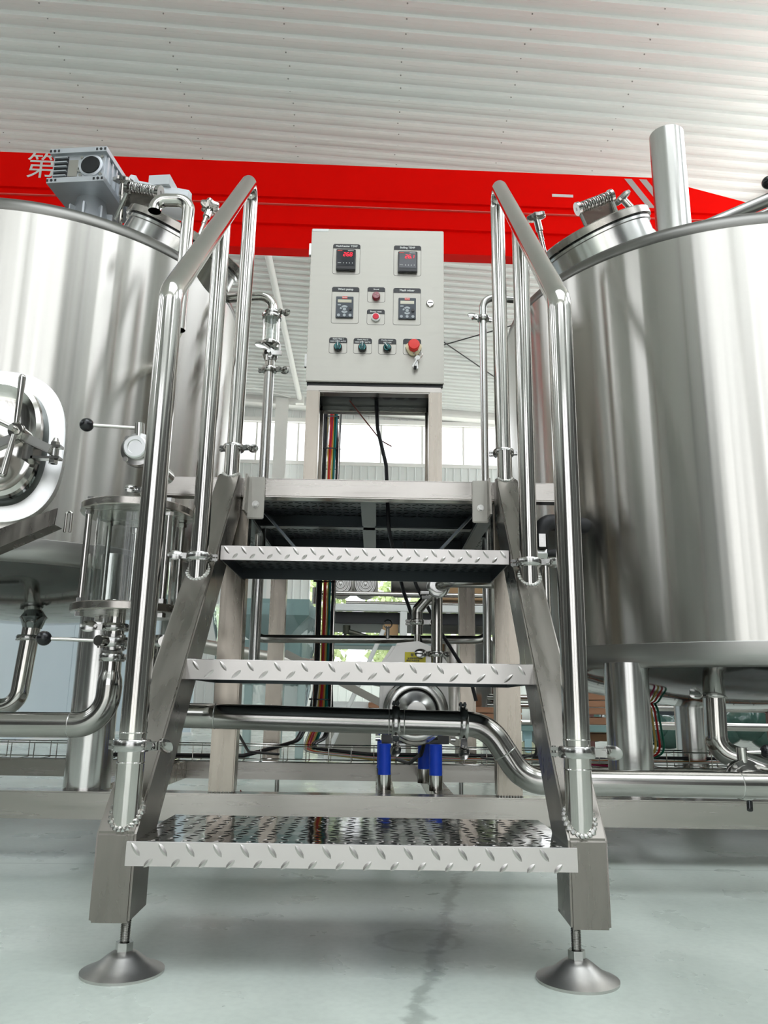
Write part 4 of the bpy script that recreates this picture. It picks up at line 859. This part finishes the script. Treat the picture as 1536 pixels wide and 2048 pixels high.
bm = newbm(); lathe(bm, [(.040, 0), (.040, .014), (.0285, .016)], (.917, 1.0, .425), seg=32, close=False); part('nozzle_ring', bm, MATT, rd)
# ---- spray pipes rising at both sides of the cabinet
sp_ = thing('spray_pipe', 'upright pipe with a small sight glass and valve, left of the cabinet', 'pipe', (-.325, 1.2, 1.0))
X0, Y0 = -.3255, 1.2
bm = newbm(); tube(bm, path([(-.62, 1.25, 1.626), (X0, Y0, 1.622), (X0, Y0, 1.56)], .045, 10), .0150, 24); part('elbow', bm, TUBE, sp_)
bm = newbm(); tube(bm, [(X0, Y0, .40), (X0, Y0, 1.36)], .0158, 24); part('riser', bm, PIPEV, sp_)
bm = newbm(); cyl(bm, (X0, Y0, 1.36), (X0, Y0, 1.425), .0150, 24); part('upper_riser', bm, TUBE, sp_)
triclamp(sp_, (X0, Y0, 1.365), (0, 0, 1), .0165, (1, -.2, 0), k=1.05); triclamp(sp_, (X0, Y0, 1.560), (0, 0, 1), .0165, (1, -.4, 0), k=1.0)
for z in (1.544, 1.452):
    bm = newbm(); lathe(bm, [(.01, -.006), (.030, -.006), (.031, -.004), (.031, .004), (.030, .006), (.01, .006)], (X0, Y0, z), seg=36); part('sight_flange', bm, CAST, sp_)
bm = newbm(); lathe(bm, [(.0190, 1.457), (.0190, 1.539)], (X0, Y0, 0), seg=36, close=False); lathe(bm, [(.0170, 1.539), (.0170, 1.457)], (X0, Y0, 0), seg=36, close=False)
bmesh.ops.bridge_loops(bm, edges=[e for e in bm.edges if e.is_boundary and e.verts[0].co.z > 1.5]); bmesh.ops.bridge_loops(bm, edges=[e for e in bm.edges if e.is_boundary]); part('sight_glass', bm, GLASS, sp_)
bm = newbm()
for a in (200, 340, 90): x, y = X0+cos(R_(a))*.025, Y0+sin(R_(a))*.025; cyl(bm, (x, y, 1.442), (x, y, 1.555), .0032, 10); hexa(bm, (x, y, 1.438), (x, y, 1.446), .006); hexa(bm, (x, y, 1.550), (x, y, 1.557), .006)
part('tie_rod', bm, TUBE, sp_)
bm = newbm(); lathe(bm, [(.016, -.022), (.021, -.018), (.024, -.006), (.024, .006), (.021, .018), (.016, .022)], (X0, Y0, 1.415), (0, -1, 0), 28); bv = part('ball_valve', bm, CAST, sp_)
bm = newbm(); cyl(bm, (X0, Y0-.02, 1.415), (X0, Y0-.034, 1.415), .006, 12); cyl(bm, (X0-.005, Y0-.034, 1.40), (X0-.005, Y0-.034, 1.382), .0045, 10); lathe(bm, [(0, -.003), (.014, -.002), (.019, 0), (.014, .003), (0, .004)], (X0-.020, Y0-.034, 1.432), (.35, -.8, .5), 24, sx=1.3); box(bm, X0+.010, X0+.040, Y0-.03, Y0-.022, 1.404, 1.418); cyl(bm, (X0+.032, Y0-.026, 1.418), (X0+.032, Y0-.026, 1.438), .0035, 10); part('valve_wing', bm, CAST, bv)
rp = thing('spray_pipe', 'thin upright pipe right of the cabinet elbowed into the right kettle', 'pipe', (.350, 1.2, 1.0))
bm = newbm(); tube(bm, path([(.349, 1.2, .40), (.351, 1.2, 1.632), (.62, 1.24, 1.634)], .040, 10), .0118, 24); part('riser', bm, PIPEV, rp); triclamp(rp, (.351, 1.2, 1.556), (0, 0, 1), .0125, (-1, -.3, 0), k=1.0)
# ---- CIP loop under the platform
cl = thing('rinse_pipe_loop', 'thin U shaped pipe loop running level behind the pump', 'pipe', (0, 1.4, .54))
bm = newbm(); tube(bm, path([(-.363, 1.4, .83), (-.361, 1.4, .541), (.380, 1.4, .549), (.382, 1.4, .83)], .036, 8), .0130, 20); part('loop_pipe', bm, PIPE, cl)
bm = newbm(); cyl(bm, (.062, 1.385, .548), (.062, 1.385, .585), .006, 12); lathe(bm, [(.011, -.003), (.0145, 0), (.011, .003)], (.062, 1.378, .592), (0, -1, 0), 20, close=False); part('eye_bolt', bm, CAST, cl)
# ---- pump
pm = thing('wort_pump', 'round faced stainless centrifugal pump with a hooded motor and blue feet', 'pump', (.13, 1.05, .144))
pc = V((.129, .93, .330))
bm = newbm(); lathe(bm, [(.083, -.05), (.083, .0), (.080, .004), (.074, .006), (.071, .012), (.066, .014), (.060, .014), (.057, .008), (.054, .002), (.052, .000), (.050, .006), (.030, .012), (.024, .016), (.024, .05)], pc, (0, -1, 0), 64); part('volute', bm, BRUSHP, pm) if 0 else part('volute', bm, mat('satin_pump_steel', (.70, .69, .66), .22, 1), pm)
bm = newbm(); lathe(bm, [(.0525, -.0005), (.0525, .0035), (.0500, .0035), (.0500, -.0005)], pc+V((0, -.001, 0)), (0, -1, 0), 56, close=False); part('dark_seal', bm, BLACK, pm)
bm = newbm(); pts = [(pc.x-.055, .505), (pc.x-.088, .455), (pc.x-.092, .30), (pc.x-.078, .262), (pc.x+.078, .262), (pc.x+.092, .30), (pc.x+.088, .455), (pc.x+.062, .492), (pc.x+.01, .512)]
flat(bm, pts, 1.0, 1.26); part('motor_hood', bm, MATT, pm, bev=.008)
bm = newbm(); box(bm, .103, .158, .995, .999, .446, .482); lb = part('caution_label', bm, YEL, pm, label='yellow sticker lettered CAUTION')
text('\u8b66   \u544a', .0085, (.130, .9945, .474), BLACK, lb); text('\u5b89\u5168\u8b66\u544a\u64cd\u4f5c\u6ce8\u610f', .0050, (.130, .9945, .4655), BLACK, lb); text('\u8bf7\u5728\u65ad\u7535\u540e\u7ef4\u4fee', .0050, (.124, .9945, .4595), BLACK, lb); text('CAUTION', .0062, (.136, .9945, .4515), BLACK, lb)
bm = newbm(); box(bm, .045, .213, .93, 1.2, .252, .262); box(bm, .045, .075, .93, .934, .262, .285); box(bm, .185, .213, .93, .934, .262, .285)
part('mounting_bracket', bm, BLACK, pm)
for x, y in ((.052, .905), (.178, .905), (.160, 1.10), (.050, 1.10)):
    bm = newbm(); cyl(bm, (x, y, .144), (x, y, .180), .0165, 28); f_ = part('foot_sleeve', bm, TUBE, pm)
    bm = newbm(); cyl(bm, (x, y, .180), (x, y, .2525), .0158, 28); part('blue_foot', bm, BLUE, pm, label='blue plastic foot')
bm = newbm()
for x in (.035, .224): cyl(bm, (x-.006, .94, .275), (x+.006, .94, .275), .006, 10); cyl(bm, (x-.006, .94, .262), (x+.006, .94, .262), .005, 10)
part('bracket_bolt', bm, CAST, pm)
bm = newbm(); tube(bm, [(.187, 1.0, .41), (.188, 1.0, .635)], .0150, 28); part('outlet_riser', bm, TUBE, pm); triclamp(pm, (.187, 1.0, .478), (0, 0, 1), .0155, (-1, -.3, 0), k=1.1, th=.010)
oe = thing('outlet_pipe', 'steel pipe elbow clamped to the pump riser, running right under the platform', 'pipe', (.19, .96, .65))
bm = newbm(); tube(bm, path([(.192, .985, .655), (.205, .93, .662), (.42, .96, .664)], .03, 8), .0155, 24); part('elbow_pipe', bm, PIPE, oe)
bm = newbm(); lathe(bm, [(.0165, -.006), (.030, -.006), (.031, -.004), (.031, .006), (.026, .009), (.0165, .009)], (.190, .975, .655), (0, -1, 0), 36); box(bm, .142, .164, .962, .976, .632, .640, ); box(bm, .146, .168, .962, .976, .620, .628); part('ring_clamp', bm, CAST, oe)
bm = newbm(); tube(bm, path([(.186, 1.0, .655), (.136, 1.02, .596), (.136, 1.02, .53)], .02), .0148, 24); part('branch', bm, PIPE, oe); triclamp(oe, (.136, 1.02, .563), (0, 0, 1), .0120, (1, -.2, 0), k=1.1); triclamp.cache
bm = newbm(); cyl(bm, (.136, 1.02, .48), (.136, 1.02, .53), .0078, 16); part('drop_tube', bm, TUBE, oe)
cable('cable', [(.10, 1.1, .80), (.14, 1.15, .68), (.22, 1.18, .54), (.30, 1.2, .42), (.315, 1.2, .36)], .0052, RUB, 'thick black hose slanting down behind the pump riser', rad=.08)
cable('cable', [(.158, 1.0, .262), (.150, 1.05, .22), (.13, 1.3, .18), (.1, 1.6, .17)], .0055, RUB, 'thick black power cable leaving below the pump', rad=.05)
cable('cable', [(.43, .9, .30), (.435, .95, .23), (.42, 1.3, .19), (.38, 1.6, .18)], .0035, RUB, 'thin black cable hanging to the tray at right of the stairs')
# black hose elbow and valve behind the right stringer
be = thing('hose_valve', 'black hose elbow above a small valve beside the right tank', 'valve', (.45, .85, .80))
bm = newbm(); tube(bm, path([(.60, .93, .815), (.445, .87, .815), (.445, .87, .74)], .04), .021, 24); part('hose_elbow', bm, RUB, be)
bm = newbm(); hexa(bm, (.445, .86, .742), (.445, .86, .776), .017); hexa(bm, (.43, .86, .725), (.458, .86, .725), .014); part('brass_nut', bm, CAST, be); bm = newbm(); cyl(bm, (.458, .855, .728), (.52, .855, .732), .010, 14); part('lever', bm, RUB, be); bm = newbm(); cyl(bm, (.455, .87, .57), (.455, .87, .72), .012, 16); part('drop_pipe', bm, TUBE, be)
# ================================================================ BACKGROUND EQUIPMENT
WF = WHITE
bk = thing('equipment_frame', 'white steel frame with pipe rail standing behind the pump', 'frame', (.5, 4.5, 0))
def b2(name, p, m, x0, x1, y0, y1, z0, z1, bev=.004, **k): return bx(name, p, m, x0, x1, y0, y1, z0, z1, bev, **k)
b2('top_beam', bk, WF, -.36, 1.15, 4.5, 4.56, .985, 1.035)
for x in (-.36, .19, 1.1): b2('upright', bk, WF, x, x+.05, 4.5, 4.55, .0, .985)
b2('under_deck', bk, DARK, -.34, 1.15, 4.56, 5.3, .90, .985)
for z in (.74,): b2('shelf', bk, GREENB, -.31, .19, 4.5, 4.9, z, z+.02)
b2('lower_beam', bk, WF, -.36, 1.15, 4.5, 4.55, .50, .54)
bm = newbm(); tube(bm, path([(-.36, 5.0, 1.12), (-.44, 4.6, 1.12), (1.15, 4.6, 1.12)], .06), .017, 14); tube(bm, [(-.2, 4.66, 1.06), (1.15, 4.66, 1.06)], .014, 12)
for x in (-.43, .4, 1.13): cyl(bm, (x, 4.6, 1.04), (x, 4.6, 1.16), .014, 10)
part('pipe_rail', bm, PIPE, bk)
for i, x in enumerate((-.245, -.062)):
    t = thing('coiled_motor', ['round motor end with concentric rings, partly behind the cables', 'round motor end with concentric rings above the white frame'][i], 'motor', (x, 4.7, 1.14))
    bm = newbm(); lathe(bm, [(.082, -.12), (.082, 0), (.076, .008), (.070, .008), (.066, 0), (.058, .0), (.054, .012), (.046, .012), (.042, .002), (.036, .002), (.032, .014), (.024, .014), (.020, .004), (.012, .004), (.010, .016), (0, .018)], (x, 4.68, 1.20), (0, -1, 0), 40); part('ringed_end', bm, mat('ring_steel', (.55, .54, .52), .3, 1), t)
    bm = newbm(); lathe(bm, [(.095, -.15), (.095, -.015), (.084, -.012)], (x, 4.68, 1.20), (0, -1, 0), 40); box(bm, x-.095, x+.095, 4.70, 4.83, 1.135, 1.20); part('shroud', bm, CABI, t)
t = thing('storage_drum', 'grey metal drum lying on the white frame behind the valve', 'drum', (.33, 4.8, 1.15)); bm = newbm(); lathe(bm, [(0, 0), (.10, 0), (.12, .03), (.12, .24), (.10, .27), (0, .27)], (.13, 4.85, 1.26), (1, 0, 0), 32); part('drum_body', bm, mat('dull_grey_steel', (.33, .32, .30), .4, .8), t); bm = newbm(); box(bm, .15, .38, 4.8, 4.9, 1.135, 1.16); part('cradle', bm, DARK, t)
t = thing('background_kettle', 'large shiny kettle standing under the white frame', 'tank', (.62, 5.6, 0)); bm = newbm(); lathe(bm, [(.0, .22), (.30, .25), (.38, .30), (.38, .84), (.34, .88), (0, .90)], (.68, 5.5, 0), seg=64); part('kettle_shell', bm, TUBE, t)
bm = newbm(); [cyl(bm, (.68+a*.28, 5.5+b*.28, 0), (.68+a*.28, 5.5+b*.28, .28), .03, 12) for a in (-1, 1) for b in (-1, 1)]; part('leg', bm, PIPE, t)
t = thing('hand_valve', 'small dark valve lying on the green shelf', 'valve', (-.15, 4.6, .76)); bm = newbm(); cyl(bm, (-.19, 4.6, .85), (.02, 4.6, .79), .020, 14); cyl(bm, (-.19, 4.6, .83), (-.19, 4.6, .89), .028, 14); cyl(bm, (-.18, 4.6, .86), (-.23, 4.6, .765), .010, 8); cyl(bm, (-.03, 4.6, .80), (-.03, 4.6, .762), .013, 8); part('valve_body', bm, mat('dark_bronze', (.07, .07, .05), .4, .5), t)
t = thing('cardboard_box', 'tall brown cardboard box standing on the shelf end by the valve', 'box', (.12, 4.7, .76)); b2('carton', t, CARD, .07, .18, 4.56, 4.8, .76, .90)
t = thing('cardboard_box', 'brown cardboard carton on top of the white frame at right', 'box', (.6, 5.0, 1.04)); b2('carton', t, CARD, .50, 1.1, 5.0, 5.4, 1.135, 1.42)
# film wrapped machine
t = thing('wrapped_machine', 'grey green milling machine wrapped in clear stretch film', 'machine', (-.75, 4.2, 0))
bm = newbm()
def frust(bm, x0, x1, y0, y1, z1, s0, z0):
    cx_, cy_ = (x0+x1)/2, (y0+y1)/2; a = [bm.verts.new(p) for p in ((x0, y0, z1), (x1, y0, z1), (x1, y1, z1), (x0, y1, z1))]; b = [bm.verts.new((cx_+(v.co.x-cx_)*s0, cy_+(v.co.y-cy_)*s0, z0)) for v in a]
    bm.faces.new(a); bm.faces.new(b[::-1])
    for i in range(4): j = (i+1) % 4; bm.faces.new((a[j], a[i], b[i], b[j]))
frust(bm, -.99, -.42, 4.1, 4.6, .905, .35, .73); box(bm, -.99, -.42, 4.1, 4.6, .905, 1.01); part('hopper', bm, GREENB, t, smooth=False)
bm = newbm(); box(bm, -1.0, -.46, 4.12, 4.5, .46, .74); part('machine_body', bm, GREENB, t, bev=.01)
for x in (-1.0, -.82, -.62, -.48): b2('leg', t, mat('pale_green_leg', (.42, .52, .50), .45), x, x+.05, 4.14, 4.19, .0, .46)
bm = newbm(); n_ = 26
vs = [[bm.verts.new((-.735+cos(2*pi*i/n_)*(.30+.05*z_)+random.uniform(-.02, .02), 4.32+sin(2*pi*i/n_)*(.26)+random.uniform(-.02, .02), .30+z_*.68)) for i in range(n_)] for z_ in (0, .2, .4, .6, .8, 1)]
for a, b in zip(vs, vs[1:]):
    for i in range(n_): j = (i+1) % n_; bm.faces.new((a[i], a[j], b[j], b[i]))
part('stretch_film', bm, PLAS, t)
# auger and belt
t = thing('auger_tube', 'pale grey auger tube slanting down to the right behind the stairs', 'auger', (-.5, 3.4, .5)); bm = newbm(); cyl(bm, (-1.0, 3.5, .66), (.30, 3.5, .44), .040, 24); part('tube', bm, CABI, t); bm = newbm(); cyl(bm, (-.36, 3.5, .55), (-.33, 3.5, .545), .046, 24); part('collar', bm, CAST, t)
b2('stand_leg', t, CABI, -.80, -.77, 3.48, 3.51, 0, .62); b2('stand_leg', t, CABI, .20, .23, 3.48, 3.51, 0, .45)
t = thing('inclined_rail', 'pale steel rail slanting down to the floor in front of the crates', 'rail', (0, 3.2, .2)); bm = newbm(); box(bm, -.55, .55, -.03, .03, -.02, .02, Matrix.Translation((.02, 3.3, .37)) @ Matrix.Rotation(R_(26), 4, 'Y')); part('rail_bar', bm, CABI, t, bev=.003); b2('rail_foot', t, CABI, .46, .50, 3.27, 3.33, 0, .14)
t = thing('leaning_tube', 'thin white tube leaning up to the right behind the cables', 'tube', (-.2, 3.9, 0)); bm = newbm(); cyl(bm, (-.28, 3.9, .0), (.07, 3.9, .80), .014, 12); part('tube', bm, WHITE, t)
t = thing('white_crate', 'white box on the floor behind the cable bundle', 'box', (-.22, 4.6, 0)); b2('crate_body', t, WHITE, -.34, .0, 4.6, 4.9, 0, .36); b2('crate_base', t, CABI, -.34, .0, 4.595, 4.9, .0, .17)
# crates at right
for i, (x0, x1, z0, z1, l) in enumerate(((1.22, 1.62, .30, .44, 'brown wooden plank crate on top, left of the right tank leg'), (1.22, 1.62, .13, .285, 'brown wooden plank crate underneath, left of the right tank leg'), (.66, 1.0, .22, .34, 'red brown wooden crate behind the right stair post'), (-.02, .16, .24, .36, 'brown wooden crate seen behind the inclined rail'))):
    t = thing('wooden_crate', l, 'crate', ((x0+x1)/2, 4.4, z0))
    for k in range(3): h_ = (z1-z0)/3; b2('plank', t, WOOD, x0, x1, 4.3, 4.7, z0+k*h_, z0+k*h_+h_-.004)
t = thing('steel_trolley', 'low steel trolley on cream castors beyond the right stair stringer', 'trolley', (1.0, 4.1, .2)); b2('deck', t, GREENB, .66, 1.65, 4.0, 4.6, .195, .235); b2('side_plate', t, CABI, .62, 1.15, 3.99, 4.0, .235, .25)
for x in (.985, 1.55):
    bm = newbm(); lathe(bm, [(.012, -.014), (.048, -.014), (.052, -.008), (.052, .008), (.048, .014), (.012, .014)], (x, 4.05, .088), (0, -1, 0), 28); cw = part('castor_wheel', bm, mat('cream_wheel', (.62, .62, .42), .5), t)
    bm = newbm(); box(bm, x-.028, x+.028, 4.03, 4.07, .135, .195); cyl(bm, (x, 4.03, .088), (x, 4.02, .088), .024, 14); box(bm, x-.022, x+.022, 4.018, 4.026, .085, .15); part('castor_fork', bm, mat('pale_blue_fork', (.35, .52, .55), .4), cw)
t = thing('pipe_rack', 'low rack of steel tubes behind the right tank leg', 'rack', (2.2, 5.2, 0))
for z in (.36, .30): bm = newbm(); cyl(bm, (.6, 5.2, z+.05), (4.2, 5.3, z+.05), .025, 14); part('rack_tube', bm, PIPE, t)
for x in (1.66, 1.98, 2.55, 3.1): b2('rack_post', t, mat('rust_red_steel', (.16, .07, .06), .6), x, x+.07, 5.24, 5.30, .0, .50)
bm = newbm(); cyl(bm, (1.5, 5.0, .22), (4.0, 5.0, .22), .03, 14); part('rack_tube', bm, PIPE, t)
for i, (pts, l) in enumerate((([(1.62, 4.3, .02), (1.60, 4.6, .30), (1.75, 4.7, .33), (1.78, 4.5, .12), (1.65, 4.3, .10), (1.9, 4.4, .03), (2.3, 4.3, .01)], 'white hose coiled behind the right tank leg'), ([(2.2, 4.8, .40), (2.25, 4.6, .20), (2.45, 4.5, .02), (3.2, 4.4, .01)], 'white hose drooping to the floor at the far right'))): cable('white_hose', pts, .010, WHITE, l, 'hose', rad=.12)
t = thing('wrapped_bundle', 'dark bundle wrapped in green film lying behind the rack', 'bundle', (2.9, 5.8, 0)); bm = newbm()
for i in range(9): bmesh.ops.create_icosphere(bm, subdivisions=3, radius=.16, matrix=Matrix.Translation((1.9+i*.22, 5.9+random.uniform(-.1, .1), .14+random.uniform(0, .1))) @ Matrix.Diagonal((1.3, .8, .9, 1)))
part('wrapped_goods', bm, mat('dark_green_film', (.05, .11, .09), .2, bump=.9, bdist=.03, bscale=(9, 9, 9)), t)
t = thing('dark_machine', 'dark machine standing far back behind the right tank', 'machine', (4.6, 12, 0)); b2('machine_body', t, mat('dark_machine_paint', (.06, .07, .08), .4), 4.2, 5.6, 12, 13, 0, 1.6, .02); b2('machine_top', t, DARK, 4.4, 5.2, 12.1, 12.8, 1.6, 2.0, .02)
